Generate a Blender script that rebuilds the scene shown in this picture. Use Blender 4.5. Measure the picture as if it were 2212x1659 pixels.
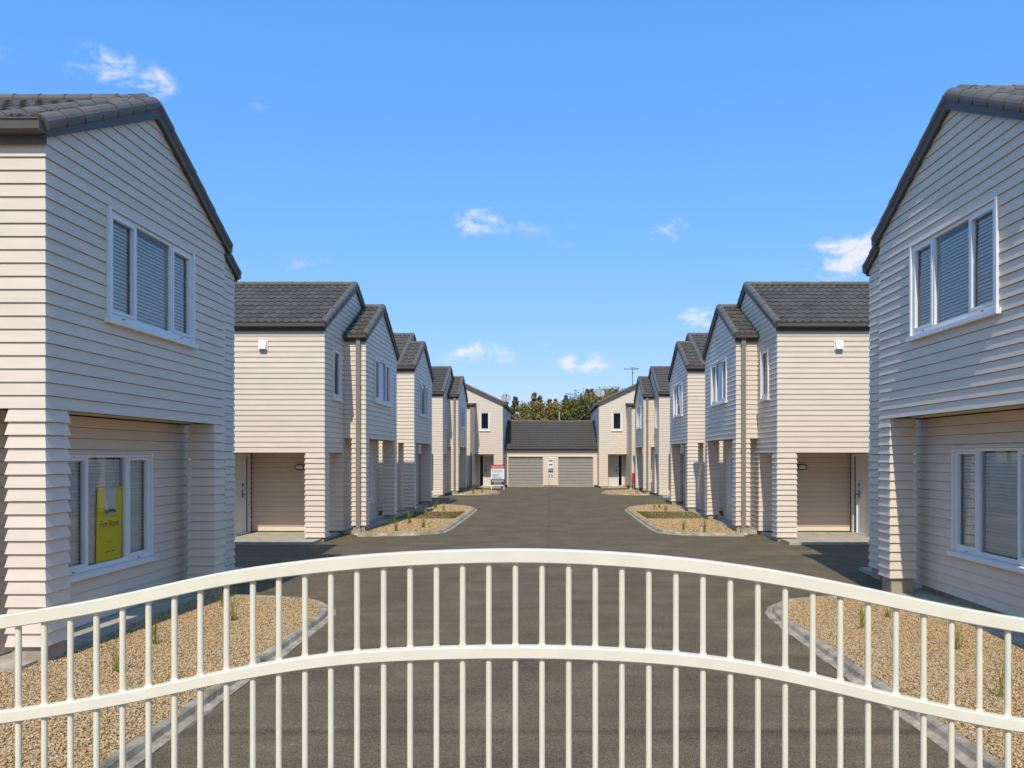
import bpy, bmesh, math, random
import numpy as np
from mathutils import Vector, Matrix
R = math.radians
random.seed(7); rng = np.random.default_rng(7)
for o in list(bpy.data.objects): bpy.data.objects.remove(o)
scene = bpy.context.scene
col = scene.collection

# ------------------------------------------------------------------ camera
cam_d = bpy.data.cameras.new('camera'); cam = bpy.data.objects.new('camera', cam_d); col.objects.link(cam)
cam.location = (0, 0, 2.07); cam.rotation_euler = (R(90), 0, 0)
cam_d.sensor_width = 36; cam_d.lens = 36*1700/2212
cam_d.shift_x = -(1190-1106)/2212; cam_d.shift_y = (984-829.5)/2212
cam_d.clip_start = 0.05; cam_d.clip_end = 6000
scene.camera = cam

# ------------------------------------------------------------------ sun and sky
SUN_EL, SUN_AZ = R(48.7), R(5.2)           # the sun stands behind the camera, a little to its left
sun_dir = Vector((-math.sin(SUN_AZ)*math.cos(SUN_EL), -math.cos(SUN_AZ)*math.cos(SUN_EL), math.sin(SUN_EL)))
sl = bpy.data.lights.new('sun', 'SUN'); sl.energy = 3.0; sl.angle = R(0.55); sl.color = (1.0, 0.96, 0.895)
so = bpy.data.objects.new('sun', sl); col.objects.link(so)
so.rotation_euler = sun_dir.to_track_quat('Z', 'Y').to_euler(); so.location = (-5, -30, 40)
SKY_STRENGTH = 0.15
EXPOSURE = 0.32
scene.view_settings.view_transform = 'Standard'; scene.view_settings.look = 'None'
scene.view_settings.exposure = EXPOSURE; scene.view_settings.gamma = 1.0
scene.view_settings.use_curve_mapping = False

def make_world():
    w = bpy.data.worlds.new('World'); scene.world = w; w.use_nodes = True
    nt = w.node_tree; N = nt.nodes; L = nt.links; N.clear()
    out = N.new('ShaderNodeOutputWorld'); bg = N.new('ShaderNodeBackground'); bg.inputs[1].default_value = SKY_STRENGTH
    sky = N.new('ShaderNodeTexSky'); sky.sky_type = 'NISHITA'; sky.sun_disc = False
    sky.sun_elevation = SUN_EL; sky.sun_rotation = R(180)+SUN_AZ
    sky.air_density = 1.0; sky.dust_density = 0.35; sky.ozone_density = 2.0; sky.altitude = 50
    # tone the whole sky evenly towards a clear saturated blue (one power curve per channel)
    sp = N.new('ShaderNodeSeparateColor'); L.new(sky.outputs[0], sp.inputs[0]); cb = N.new('ShaderNodeCombineColor'); K = .187
    for i, (a, p) in enumerate(((.50, .86), (.655, .48), (1.09, .28))):
        m1 = N.new('ShaderNodeMath'); m1.operation = 'MULTIPLY'; m1.inputs[1].default_value = K; L.new(sp.outputs[i], m1.inputs[0])
        m2 = N.new('ShaderNodeMath'); m2.operation = 'POWER'; m2.inputs[1].default_value = p; L.new(m1.outputs[0], m2.inputs[0])
        m3 = N.new('ShaderNodeMath'); m3.operation = 'MULTIPLY'; m3.inputs[1].default_value = a/K; L.new(m2.outputs[0], m3.inputs[0]); L.new(m3.outputs[0], cb.inputs[i])
    tc = N.new('ShaderNodeTexCoord'); sep = N.new('ShaderNodeSeparateXYZ'); L.new(tc.outputs['Generated'], sep.inputs[0])
    def math_(op, a, b=None, c=None):
        m = N.new('ShaderNodeMath'); m.operation = op
        for i, v in enumerate((a, b, c)):
            if v is None: continue
            if isinstance(v, (int, float)): m.inputs[i].default_value = v
            else: L.new(v, m.inputs[i])
        return m.outputs[0]
    az = math_('ARCTAN2', sep.outputs[0], sep.outputs[1]); el = math_('ARCSINE', sep.outputs[2])
    # small fair-weather clouds: (azimuth, elevation, half width, half height, density)
    def pix(u, v, hw, hh, d):
        a = math.atan((u-1190)/1700); r = math.hypot(1700, u-1190); e = math.atan((984-v)/r)
        return (a, e, hw*1.5/1700*math.cos(a)**2, hh*1.5/r, d)
    cl = [pix(235,150,125,42,.75), pix(335,182,45,32,1.0), pix(15,112,55,22,.55), pix(1036,483,62,28,.95), pix(1150,486,40,28,.55), pix(1232,468,26,22,.6),
          pix(1437,494,46,24,.85), pix(1840,552,105,46,1.2), pix(1512,688,48,22,1.1), pix(1030,766,82,26,.95), pix(1260,784,58,22,1.05),
          pix(650,572,62,24,.5), pix(1168,742,26,12,.55), pix(560,232,22,14,.35), pix(1190,530,60,16,.35), pix(1035,832,40,10,.4), pix(1700,570,40,14,.4),
          (1.1,.3,.09,.03,1), (1.7,.5,.10,.035,.9), (2.3,.28,.12,.035,1), (-1.2,.45,.1,.035,.9), (-1.8,.3,.12,.04,1), (-2.5,.5,.09,.03,.8), (3.0,.35,.1,.03,.9)]
    nz = N.new('ShaderNodeTexNoise'); nz.inputs['Scale'].default_value = 24; nz.inputs['Detail'].default_value = 10; nz.inputs['Roughness'].default_value = .62; nz.inputs['Distortion'].default_value = .35
    mp = N.new('ShaderNodeMapping'); mp.inputs['Scale'].default_value = (1, 1, 1.9); L.new(tc.outputs['Generated'], mp.inputs[0]); L.new(mp.outputs[0], nz.inputs['Vector'])
    tot = None
    for a, e, hw, hh, d in cl:
        da = math_('MULTIPLY', math_('SUBTRACT', az, a), 1/hw); de = math_('MULTIPLY', math_('SUBTRACT', el, e), 1/hh)
        r2 = math_('ADD', math_('MULTIPLY', da, da), math_('MULTIPLY', de, de))
        m = math_('MULTIPLY', math_('MAXIMUM', math_('SUBTRACT', 1.0, r2), 0.0), d)
        tot = m if tot is None else math_('MAXIMUM', tot, m)
    dens = math_('MULTIPLY', math_('ADD', tot, math_('MULTIPLY', math_('SUBTRACT', nz.outputs[0], 0.58), 4.2)), tot)
    rm = N.new('ShaderNodeMapRange'); rm.inputs[1].default_value = 0.0; rm.inputs[2].default_value = 1.0; rm.interpolation_type = 'SMOOTHSTEP'
    rm.inputs[4].default_value = .9
    L.new(dens, rm.inputs[0])
    mx = N.new('ShaderNodeMix'); mx.data_type = 'RGBA'; L.new(rm.outputs[0], mx.inputs[0]); L.new(cb.outputs[0], mx.inputs[6])
    mx.inputs[7].default_value = (4.9, 4.85, 5.1, 1)
    L.new(mx.outputs[2], bg.inputs[0]); L.new(bg.outputs[0], out.inputs[0])
make_world()

# ------------------------------------------------------------------ materials
def new_mat(name):
    m = bpy.data.materials.new(name); m.use_nodes = True
    return m, m.node_tree.nodes, m.node_tree.links, m.node_tree.nodes['Principled BSDF']
def mat_basic(name, c, rough=.5, var=0.0, nscale=8, bump=0.0, bscale=60, metal=0, spec=.22, objvar=0.0, stretch=None):
    m, N, L, b = new_mat(name)
    b.inputs['Base Color'].default_value = (*c, 1); b.inputs['Roughness'].default_value = rough; b.inputs['Metallic'].default_value = metal
    b.inputs['Specular IOR Level'].default_value = spec
    tc = N.new('ShaderNodeTexCoord'); vec = N.new('ShaderNodeNewGeometry').outputs['Position']
    if stretch:
        mp = N.new('ShaderNodeMapping'); mp.inputs['Scale'].default_value = stretch; L.new(vec, mp.inputs[0]); vec = mp.outputs[0]
    if var or objvar:
        nz = N.new('ShaderNodeTexNoise'); nz.inputs['Scale'].default_value = nscale; nz.inputs['Detail'].default_value = 6; L.new(vec, nz.inputs['Vector'])
        mr = N.new('ShaderNodeMapRange'); mr.inputs[1].default_value = .25; mr.inputs[2].default_value = .75
        mr.inputs[3].default_value = 1-var; mr.inputs[4].default_value = 1+var; L.new(nz.outputs[0], mr.inputs[0])
        oi = N.new('ShaderNodeObjectInfo'); m2 = N.new('ShaderNodeMapRange'); m2.inputs[3].default_value = 1-objvar; m2.inputs[4].default_value = 1+objvar; L.new(oi.outputs['Random'], m2.inputs[0])
        mu = N.new('ShaderNodeMath'); mu.operation = 'MULTIPLY'; L.new(mr.outputs[0], mu.inputs[0]); L.new(m2.outputs[0], mu.inputs[1])
        sc = N.new('ShaderNodeVectorMath'); sc.operation = 'SCALE'; sc.inputs[0].default_value = c; L.new(mu.outputs[0], sc.inputs[3])
        L.new(sc.outputs[0], b.inputs['Base Color'])
    if bump:
        n2 = N.new('ShaderNodeTexNoise'); n2.inputs['Scale'].default_value = bscale; n2.inputs['Detail'].default_value = 4; L.new(vec, n2.inputs['Vector'])
        bp = N.new('ShaderNodeBump'); bp.inputs['Strength'].default_value = bump; bp.inputs['Distance'].default_value = .01
        L.new(n2.outputs[0], bp.inputs['Height']); L.new(bp.outputs[0], b.inputs['Normal'])
    return m
M = {}
M['board'] = mat_basic('board_paint', (.745, .612, .458), .45, .045, 2.2, .12, 26, objvar=.028, stretch=(1, 1, 5))
M['lining'] = mat_basic('lining', (.22, .19, .155), .7, .04, 5)
M['plaster'] = mat_basic('plaster', (.45, .42, .38), .8)
M['soffit'] = mat_basic('soffit_paint', (.72, .59, .43), .6, .03, 3)
M['white'] = mat_basic('white_aluminium', (.82, .79, .73), .32, .02, 6)
M['door'] = mat_basic('door_paint', (.70, .67, .60), .38, .02, 4)
M['tile'] = mat_basic('roof_tile', (.098, .085, .065), .74, .18, 9, .5, 220, objvar=.16)
M['barge'] = mat_basic('barge_paint', (.105, .095, .080), .5, .06, 4)
M['cap'] = mat_basic('capping', (.145, .127, .099), .55, .12, 6, .3, 120, objvar=.08)
M['gutter'] = mat_basic('gutter_steel', (.125, .110, .086), .36, .06, 5)
M['pipe'] = mat_basic('downpipe', (.25, .22, .17), .4, .05, 5)
M['garage'] = mat_basic('garage_door', (.345, .312, .25), .45, .05, 3)
M['dark'] = mat_basic('dark_gap', (.02, .02, .02), .7)
M['steel'] = mat_basic('steel', (.35, .35, .35), .3, metal=.9)
M['slat'] = mat_basic('blind_slat', (.95, .88, .74), .5, objvar=.05)
M['gate'] = mat_basic('gate_paint', (.84, .73, .525), .33, .05, 9, .06, 35)
M['red'] = mat_basic('red_paint', (.62, .035, .04), .4, .04, 8)
M['yellow'] = mat_basic('yellow_card', (.95, .80, .03), .5, .02, 6)
M['paper'] = mat_basic('paper', (.78, .78, .77), .5)
M['ink'] = mat_basic('ink', (.03, .03, .03), .6)
M['inkgrey'] = mat_basic('ink_grey', (.22, .22, .22), .6)
M['olive_ink'] = mat_basic('ink_olive', (.30, .25, .02), .6)
M['dishgrey'] = mat_basic('dish_grey', (.33, .32, .30), .5, .05, 8)
M['metal_dark'] = mat_basic('antenna_metal', (.12, .12, .12), .45, metal=.6)
M['lamp'] = mat_basic('lamp_diffuser', (.72, .71, .66), .25)
M['lampbase'] = mat_basic('lamp_base', (.10, .09, .08), .4)
M['pole'] = mat_basic('pole_wood', (.40, .34, .29), .8, .1, 6)

def mat_glass():
    m, N, L, b = new_mat('window_glass'); out = N['Material Output']; N.remove(b)
    tr = N.new('ShaderNodeBsdfTransparent'); tr.inputs[0].default_value = (.97, .98, .97, 1)
    gl = N.new('ShaderNodeBsdfGlossy'); gl.inputs['Roughness'].default_value = .004; gl.inputs[0].default_value = (.95, .97, 1, 1)
    fr = N.new('ShaderNodeFresnel'); fr.inputs[0].default_value = 1.5
    nz = N.new('ShaderNodeTexNoise'); nz.inputs['Scale'].default_value = 1.6; nz.inputs['Detail'].default_value = 1
    ge = N.new('ShaderNodeNewGeometry'); L.new(ge.outputs['Position'], nz.inputs['Vector'])
    bp = N.new('ShaderNodeBump'); bp.inputs['Strength'].default_value = .06; bp.inputs['Distance'].default_value = .03; L.new(nz.outputs[0], bp.inputs['Height'])
    L.new(bp.outputs[0], gl.inputs['Normal'])
    mx = N.new('ShaderNodeMixShader'); L.new(fr.outputs[0], mx.inputs[0]); L.new(tr.outputs[0], mx.inputs[1]); L.new(gl.outputs[0], mx.inputs[2]); L.new(mx.outputs[0], out.inputs[0])
    return m
M['glass'] = mat_glass()

def ramp(N, pts):
    r = N.new('ShaderNodeValToRGB'); e = r.color_ramp.elements
    e[0].position, e[0].color = pts[0][0], (*pts[0][1], 1); e[1].position, e[1].color = pts[-1][0], (*pts[-1][1], 1)
    for p, c in pts[1:-1]:
        x = e.new(p); x.color = (*c, 1)
    return r
def mat_asphalt():
    m, N, L, b = new_mat('asphalt'); pos = N.new('ShaderNodeNewGeometry').outputs['Position']
    def noise(scale, det, vec=pos, rough=.55):
        n = N.new('ShaderNodeTexNoise'); n.inputs['Scale'].default_value = scale; n.inputs['Detail'].default_value = det; n.inputs['Roughness'].default_value = rough
        L.new(vec, n.inputs['Vector']); return n.outputs[0]
    mp = N.new('ShaderNodeMapping'); mp.inputs['Scale'].default_value = (.35, 2.2, 1); mp.inputs['Rotation'].default_value = (0, 0, R(8)); L.new(pos, mp.inputs[0])
    big = noise(1.1, 8, pos, .65); streak = noise(1.6, 8, mp.outputs[0], .68); fine = noise(110, 4, pos, .7); mid = noise(26, 6, pos, .75)
    r1 = ramp(N, [(.34, (.104, .082, .051)), (.50, (.146, .113, .070)), (.66, (.210, .158, .095))])
    ad = N.new('ShaderNodeMath'); ad.operation = 'MULTIPLY_ADD'; ad.inputs[1].default_value = .6; L.new(big, ad.inputs[0])
    s2 = N.new('ShaderNodeMath'); s2.operation = 'MULTIPLY'; s2.inputs[1].default_value = .4; L.new(streak, s2.inputs[0]); L.new(s2.outputs[0], ad.inputs[2]); L.new(ad.outputs[0], r1.inputs[0])
    r2 = ramp(N, [(.38, (.38, .38, .38)), (.5, (.92, .92, .92)), (.62, (2.0, 1.92, 1.75))]); L.new(fine, r2.inputs[0])
    r3 = ramp(N, [(.35, (.72, .72, .72)), (.65, (1.3, 1.27, 1.2))]); L.new(mid, r3.inputs[0])
    m1 = N.new('ShaderNodeMix'); m1.data_type = 'RGBA'; m1.blend_type = 'MULTIPLY'; m1.inputs[0].default_value = 1; L.new(r1.outputs[0], m1.inputs[6]); L.new(r2.outputs[0], m1.inputs[7])
    m2 = N.new('ShaderNodeMix'); m2.data_type = 'RGBA'; m2.blend_type = 'MULTIPLY'; m2.inputs[0].default_value = 1; L.new(m1.outputs[2], m2.inputs[6]); L.new(r3.outputs[0], m2.inputs[7])
    # pale grit left on the surface
    vo = N.new('ShaderNodeTexVoronoi'); vo.inputs['Scale'].default_value = 16; L.new(pos, vo.inputs['Vector'])
    lt = N.new('ShaderNodeMath'); lt.operation = 'LESS_THAN'; lt.inputs[1].default_value = .07; L.new(vo.outputs['Distance'], lt.inputs[0])
    sc = N.new('ShaderNodeSeparateColor'); L.new(vo.outputs['Color'], sc.inputs[0])
    gt = N.new('ShaderNodeMath'); gt.operation = 'GREATER_THAN'; gt.inputs[1].default_value = .82; L.new(sc.outputs[0], gt.inputs[0])
    an = N.new('ShaderNodeMath'); an.operation = 'MULTIPLY'; L.new(lt.outputs[0], an.inputs[0]); L.new(gt.outputs[0], an.inputs[1])
    m3 = N.new('ShaderNodeMix'); m3.data_type = 'RGBA'; L.new(an.outputs[0], m3.inputs[0]); L.new(m2.outputs[2], m3.inputs[6]); m3.inputs[7].default_value = (.30, .27, .23, 1)
    # paving joints: one along the driveway, two across it
    sx = N.new('ShaderNodeSeparateXYZ'); L.new(pos, sx.inputs[0]); wob = N.new('ShaderNodeMath'); wob.operation = 'MULTIPLY_ADD'; wob.inputs[1].default_value = .10; L.new(streak, wob.inputs[0])
    L.new(sx.outputs[0], wob.inputs[2]); cur = m3.outputs[2]
    def joint(val, at, half, dark):
        nonlocal cur
        d = N.new('ShaderNodeMath'); d.operation = 'SUBTRACT'; d.inputs[1].default_value = at; L.new(val, d.inputs[0]); a = N.new('ShaderNodeMath'); a.operation = 'ABSOLUTE'; L.new(d.outputs[0], a.inputs[0])
        mr = N.new('ShaderNodeMapRange'); mr.inputs[1].default_value = 0; mr.inputs[2].default_value = half; mr.inputs[3].default_value = dark; mr.inputs[4].default_value = 1; L.new(a.outputs[0], mr.inputs[0])
        v = N.new('ShaderNodeVectorMath'); v.operation = 'SCALE'; L.new(cur, v.inputs[0]); L.new(mr.outputs[0], v.inputs[3]); cur = v.outputs[0]
    wy = N.new('ShaderNodeMath'); wy.operation = 'MULTIPLY_ADD'; wy.inputs[1].default_value = .16; L.new(big, wy.inputs[0]); L.new(sx.outputs[1], wy.inputs[2])
    joint(wob.outputs[0], -.02, .05, .86); joint(wy.outputs[0], 5.98, .10, .70); joint(wy.outputs[0], 20.6, .12, .75)
    L.new(cur, b.inputs['Base Color']); b.inputs['Roughness'].default_value = .82; b.inputs['Specular IOR Level'].default_value = .08
    bp = N.new('ShaderNodeBump'); bp.inputs['Strength'].default_value = .6; bp.inputs['Distance'].default_value = .006; L.new(fine, bp.inputs['Height']); L.new(bp.outputs[0], b.inputs['Normal'])
    return m
M['asphalt'] = mat_asphalt()
def mat_concrete(name, a, c, bscale=45):
    m, N, L, b = new_mat(name); pos = N.new('ShaderNodeNewGeometry').outputs['Position']
    n = N.new('ShaderNodeTexNoise'); n.inputs['Scale'].default_value = 4; n.inputs['Detail'].default_value = 10; n.inputs['Roughness'].default_value = .75; L.new(pos, n.inputs['Vector'])
    r = ramp(N, [(.36, a), (.62, c)]); L.new(n.outputs[0], r.inputs[0]); L.new(r.outputs[0], b.inputs['Base Color']); b.inputs['Roughness'].default_value = .85; b.inputs['Specular IOR Level'].default_value = .12
    n2 = N.new('ShaderNodeTexNoise'); n2.inputs['Scale'].default_value = bscale; n2.inputs['Detail'].default_value = 6; L.new(pos, n2.inputs['Vector'])
    bp = N.new('ShaderNodeBump'); bp.inputs['Strength'].default_value = .6; bp.inputs['Distance'].default_value = .004; L.new(n2.outputs[0], bp.inputs['Height']); L.new(bp.outputs[0], b.inputs['Normal'])
    return m
M['concrete'] = mat_concrete('concrete', (.36, .305, .22), (.54, .46, .335))
M['kerb'] = mat_concrete('kerb_concrete', (.20, .16, .105), (.52, .43, .29), 30)
M['pad'] = mat_concrete('pad_concrete', (.32, .255, .175), (.48, .385, .27))
def mat_gravel(name, attr):
    m, N, L, b = new_mat(name)
    if attr:
        a = N.new('ShaderNodeAttribute'); a.attribute_name = 'tone'; fac = a.outputs['Fac']
    else:
        v = N.new('ShaderNodeTexVoronoi'); v.inputs['Scale'].default_value = 45; L.new(N.new('ShaderNodeNewGeometry').outputs['Position'], v.inputs['Vector'])
        s = N.new('ShaderNodeSeparateColor'); L.new(v.outputs['Color'], s.inputs[0]); fac = s.outputs[0]
        bp = N.new('ShaderNodeBump'); bp.inputs['Distance'].default_value = .02; bp.invert = True; L.new(v.outputs['Distance'], bp.inputs['Height']); L.new(bp.outputs[0], b.inputs['Normal'])
    r = ramp(N, [(0, (.20, .127, .055)), (.15, (.40, .245, .10)), (.45, (.57, .36, .152)), (.62, (.49, .335, .175)), (.8, (.66, .43, .19)), (.93, (.40, .34, .25)), (1, (.70, .54, .33))])
    L.new(fac, r.inputs[0]); L.new(r.outputs[0], b.inputs['Base Color']); b.inputs['Roughness'].default_value = .75; b.inputs['Specular IOR Level'].default_value = .2
    return m
M['stone'] = mat_gravel('gravel_stone', True); M['bed'] = mat_gravel('gravel_bed', False)
def mat_leaf(name, cols, trans=.25):
    m, N, L, b = new_mat(name); a = N.new('ShaderNodeAttribute'); a.attribute_name = 'tone'
    r = ramp(N, cols); L.new(a.outputs['Fac'], r.inputs[0]); L.new(r.outputs[0], b.inputs['Base Color']); b.inputs['Roughness'].default_value = .65; b.inputs['Specular IOR Level'].default_value = .25
    b.inputs['Transmission Weight'].default_value = 0
    return m
M['sedge'] = mat_leaf('sedge_leaf', [(0, (.10, .12, .015)), (.5, (.22, .22, .03)), (1, (.42, .36, .08))])
M['leaf_green'] = mat_leaf('leaf_green', [(0, (.06, .066, .017)), (.5, (.145, .145, .036)), (1, (.25, .22, .07))])
M['leaf_olive'] = mat_leaf('leaf_olive', [(0, (.11, .09, .026)), (.5, (.25, .19, .055)), (1, (.38, .27, .09))])
M['leaf_brown'] = mat_leaf('leaf_brown', [(0, (.08, .05, .017)), (.5, (.20, .12, .04)), (1, (.32, .19, .07))])
M['lawn'] = mat_leaf('lawn_leaf', [(0, (.10, .085, .02)), (.5, (.17, .14, .035)), (1, (.26, .20, .06))])
M['bark'] = mat_basic('bark', (.11, .085, .06), .9, .2, 6)
M['soil'] = mat_basic('grass_ground', (.12, .10, .035), .9, .25, .6)

# ------------------------------------------------------------------ mesh helpers
WL = {}
class MB:
    def __init__(s): s.v = []; s.f = []; s.t = []
    def hexa(s, p):          # p: 8 points, bottom ring 0-3, top ring 4-7
        i = len(s.v); s.v += [tuple(a) for a in p]
        for q in ((0,3,2,1), (4,5,6,7), (0,1,5,4), (1,2,6,5), (2,3,7,6), (3,0,4,7)): s.f.append(tuple(i+k for k in q))
    def box(s, a, b):
        x0, y0, z0 = a; x1, y1, z1 = b
        s.hexa([(x0,y0,z0), (x1,y0,z0), (x1,y1,z0), (x0,y1,z0), (x0,y0,z1), (x1,y0,z1), (x1,y1,z1), (x0,y1,z1)])
    def tube(s, pts, rad, n=8, cap=True):
        pts = [Vector(p) for p in pts]; rad = rad if isinstance(rad, (list, tuple)) else [rad]*len(pts); i0 = len(s.v)
        for k, p in enumerate(pts):
            d = (pts[min(k+1, len(pts)-1)]-pts[max(k-1, 0)]).normalized()
            up = Vector((0,0,1)) if abs(d.z) < .9 else Vector((1,0,0)); a = d.cross(up).normalized(); b = d.cross(a)
            for j in range(n):
                t = 2*math.pi*j/n; s.v.append(tuple(p+(a*math.cos(t)+b*math.sin(t))*rad[k]))
        for k in range(len(pts)-1):
            for j in range(n):
                s.f.append((i0+k*n+j, i0+k*n+(j+1)%n, i0+(k+1)*n+(j+1)%n, i0+(k+1)*n+j))
        if cap:
            s.f.append(tuple(i0+j for j in range(n))); s.f.append(tuple(i0+(len(pts)-1)*n+j for j in reversed(range(n))))
    def sweep(s, rings, close_ring=True, cap=True):
        i0 = len(s.v); n = len(rings[0])
        for r in rings: s.v += [tuple(p) for p in r]
        for k in range(len(rings)-1):
            for j in range(n if close_ring else n-1):
                s.f.append((i0+k*n+j, i0+k*n+(j+1)%n, i0+(k+1)*n+(j+1)%n, i0+(k+1)*n+j))
        if cap and close_ring:
            s.f.append(tuple(i0+j for j in range(n))); s.f.append(tuple(i0+(len(rings)-1)*n+j for j in range(n)))
    def add(s, verts, faces, mat=None):
        i = len(s.v); s.v += [tuple(mat @ Vector(p)) if mat is not None else tuple(p) for p in verts]
        s.f += [tuple(i+k for k in f) for f in faces]
    def build(s, name, mat, parent=None, smooth=False, recalc=True, **props):
        v = np.array(s.v, dtype=float); c = (v.min(0)+v.max(0))/2
        if parent is None or not props.get('keep'): c[2] = v[:,2].min() if parent is None else c[2]
        me = bpy.data.meshes.new(name); me.from_pydata([tuple(p) for p in (v-c)], [], s.f)
        if recalc:
            bm = bmesh.new(); bm.from_mesh(me); bmesh.ops.recalc_face_normals(bm, faces=bm.faces); bm.to_mesh(me); bm.free()
        if smooth:
            me.shade_smooth()
        me.materials.append(M[mat])
        return place(name, me, Vector(c), parent, **props)
def place(name, me, c, parent=None, rot=None, **props):
    o = bpy.data.objects.new(name, me); col.objects.link(o)
    w = Vector(c); WL[o] = w
    if parent is not None: o.parent = parent; loc = w-WL[parent]
    else: loc = w
    if rot is not None: o.matrix_basis = Matrix.Translation(loc) @ rot.to_4x4()
    else: o.location = loc
    for k, val in props.items():
        if k != 'keep': o[k] = val
    return o
def thing(name, label, cat, loc, group=None):
    o = place(name, None, Vector(loc)); o['label'] = label; o['category'] = cat
    if group: o['group'] = group
    o.empty_display_size = .2
    return o
def text_mesh(body, size, font_bold=False):
    cu = bpy.data.curves.new('lettering', 'FONT'); cu.body = body; cu.size = size; cu.align_x = 'CENTER'; cu.extrude = .0008; cu.resolution_u = 3
    if font_bold: cu.offset = size*.018
    t = bpy.data.objects.new('lettering', cu); col.objects.link(t)
    dg = bpy.context.evaluated_depsgraph_get(); me = bpy.data.meshes.new_from_object(t.evaluated_get(dg))
    bpy.data.objects.remove(t); bpy.data.curves.remove(cu)
    return me

# ------------------------------------------------------------------ setting: ground
m = MB(); m.v = [(-2500,-600,-.03), (2500,-600,-.03), (2500,4000,-.03), (-2500,4000,-.03)]; m.f = [(0,1,2,3)]
m.build('ground', 'soil', recalc=False, kind='structure')
m = MB(); nx, ny = 2, 2
m.v = [(-22,-14,0), (22,-14,0), (22,70,0), (-22,70,0)]; m.f = [(0,1,2,3)]
m.build('asphalt_driveway', 'asphalt', recalc=False, kind='structure')

def smooth_path(pts, n=6):
    out = []
    P = [pts[0]]+list(pts)+[pts[-1]]
    for i in range(1, len(P)-2):
        p0, p1, p2, p3 = [np.array(P[i+k], float) for k in (-1, 0, 1, 2)]
        for k in range(n):
            t = k/n; out.append(tuple(.5*((2*p1)+(-p0+p2)*t+(2*p0-5*p1+4*p2-p3)*t*t+(-p0+3*p1-3*p2+p3)*t**3)))
    out.append(tuple(pts[-1])); return out
PATHS = {
 'near': [(2.90,1.0), (2.88,3.5), (2.86,5.0), (2.85,7.0), (2.85,9.2), (2.88,10.1), (3.02,10.62), (3.3,10.98), (3.7,11.18), (4.3,11.32), (4.95,11.45)],
 'mid': [(4.95,20.15), (4.2,20.25), (3.5,20.5), (3.05,20.9), (2.89,21.5), (2.85,23.5), (2.85,27.5), (2.88,29.6), (3.0,30.5), (3.3,31.3), (3.9,32.1), (4.95,32.6)],
 'far': [(4.95,40.9), (3.9,41.2), (3.2,41.8), (2.92,42.8), (2.9,43.6), (3.0,44.5), (3.4,45.3), (4.1,45.8), (4.95,46.1)],
}
def in_poly(px, py, poly):
    inside = np.zeros(len(px), bool); n = len(poly)
    for i in range(n):
        x0, y0 = poly[i]; x1, y1 = poly[(i+1) % n]
        if y0 == y1: continue
        c = ((y0 > py) != (y1 > py)) & (px < (x1-x0)*(py-y0)/(y1-y0)+x0); inside ^= c
    return inside
ico_v = np.array([(0,0,1), (.9,0,.1), (.28,.86,-.05), (-.73,.53,.08), (-.73,-.53,-.06), (.28,-.86,.05), (0,0,-.8)], float)
ico_f = np.array([(0,1,2), (0,2,3), (0,3,4), (0,4,5), (0,5,1), (6,2,1), (6,3,2), (6,4,3), (6,5,4), (6,1,5)])
def stones(name, poly, s, spacing, size, zb, yfun=None):
    P = np.array(poly); x0, y0 = P.min(0); x1, y1 = P.max(0)
    n = int((x1-x0)*(y1-y0)/spacing**2)
    px = rng.uniform(x0, x1, n); py = rng.uniform(y0, y1, n); k = in_poly(px, py, poly)
    px, py = px[k], py[k]; n = len(px)
    sc = size*(.58+rng.uniform(0, 1, (n, 1, 1))**2*.85)*rng.uniform(.7, 1.3, (n, 1, 3)); sc[:, :, 2] *= .62
    v = ico_v[None]*sc*rng.uniform(.75, 1.25, (n, 7, 1))
    a = rng.uniform(0, 2*math.pi, n); ca, sa = np.cos(a)[:, None], np.sin(a)[:, None]
    ti = rng.normal(0, .35, (n, 1)); z = v[:, :, 2]+v[:, :, 0]*ti
    X = v[:, :, 0]*ca-v[:, :, 1]*sa+px[:, None]*s; Y = v[:, :, 0]*sa+v[:, :, 1]*ca+py[:, None]
    Z = z+zb+rng.uniform(-.3, .6, (n, 1))*size*.5
    V = np.stack([X, Y, Z], 2).reshape(-1, 3); F = (ico_f[None]+(np.arange(n)*7)[:, None, None]).reshape(-1, 3)
    c = np.array([V[:,0].mean(), V[:,1].mean(), zb]); V -= c
    me = bpy.data.meshes.new(name); me.vertices.add(len(V)); me.vertices.foreach_set('co', V.ravel())
    me.loops.add(F.size); me.loops.foreach_set('vertex_index', F.ravel().astype(np.int32))
    me.polygons.add(len(F)); me.polygons.foreach_set('loop_start', np.arange(0, F.size, 3, dtype=np.int32)); 
    me.update(calc_edges=True); me.validate()
    at = me.attributes.new('tone', 'FLOAT', 'POINT'); at.data.foreach_set('value', np.repeat(rng.uniform(0, 1, n), 7).astype(np.float32))
    me.materials.append(M['stone'])
    return place(name, me, Vector(c), kind='stuff')
SIDE = {-1: 'left', 1: 'right'}
WHERE = {'near': 'beside the gate', 'mid': 'halfway up the driveway', 'far': 'near the garages'}
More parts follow.
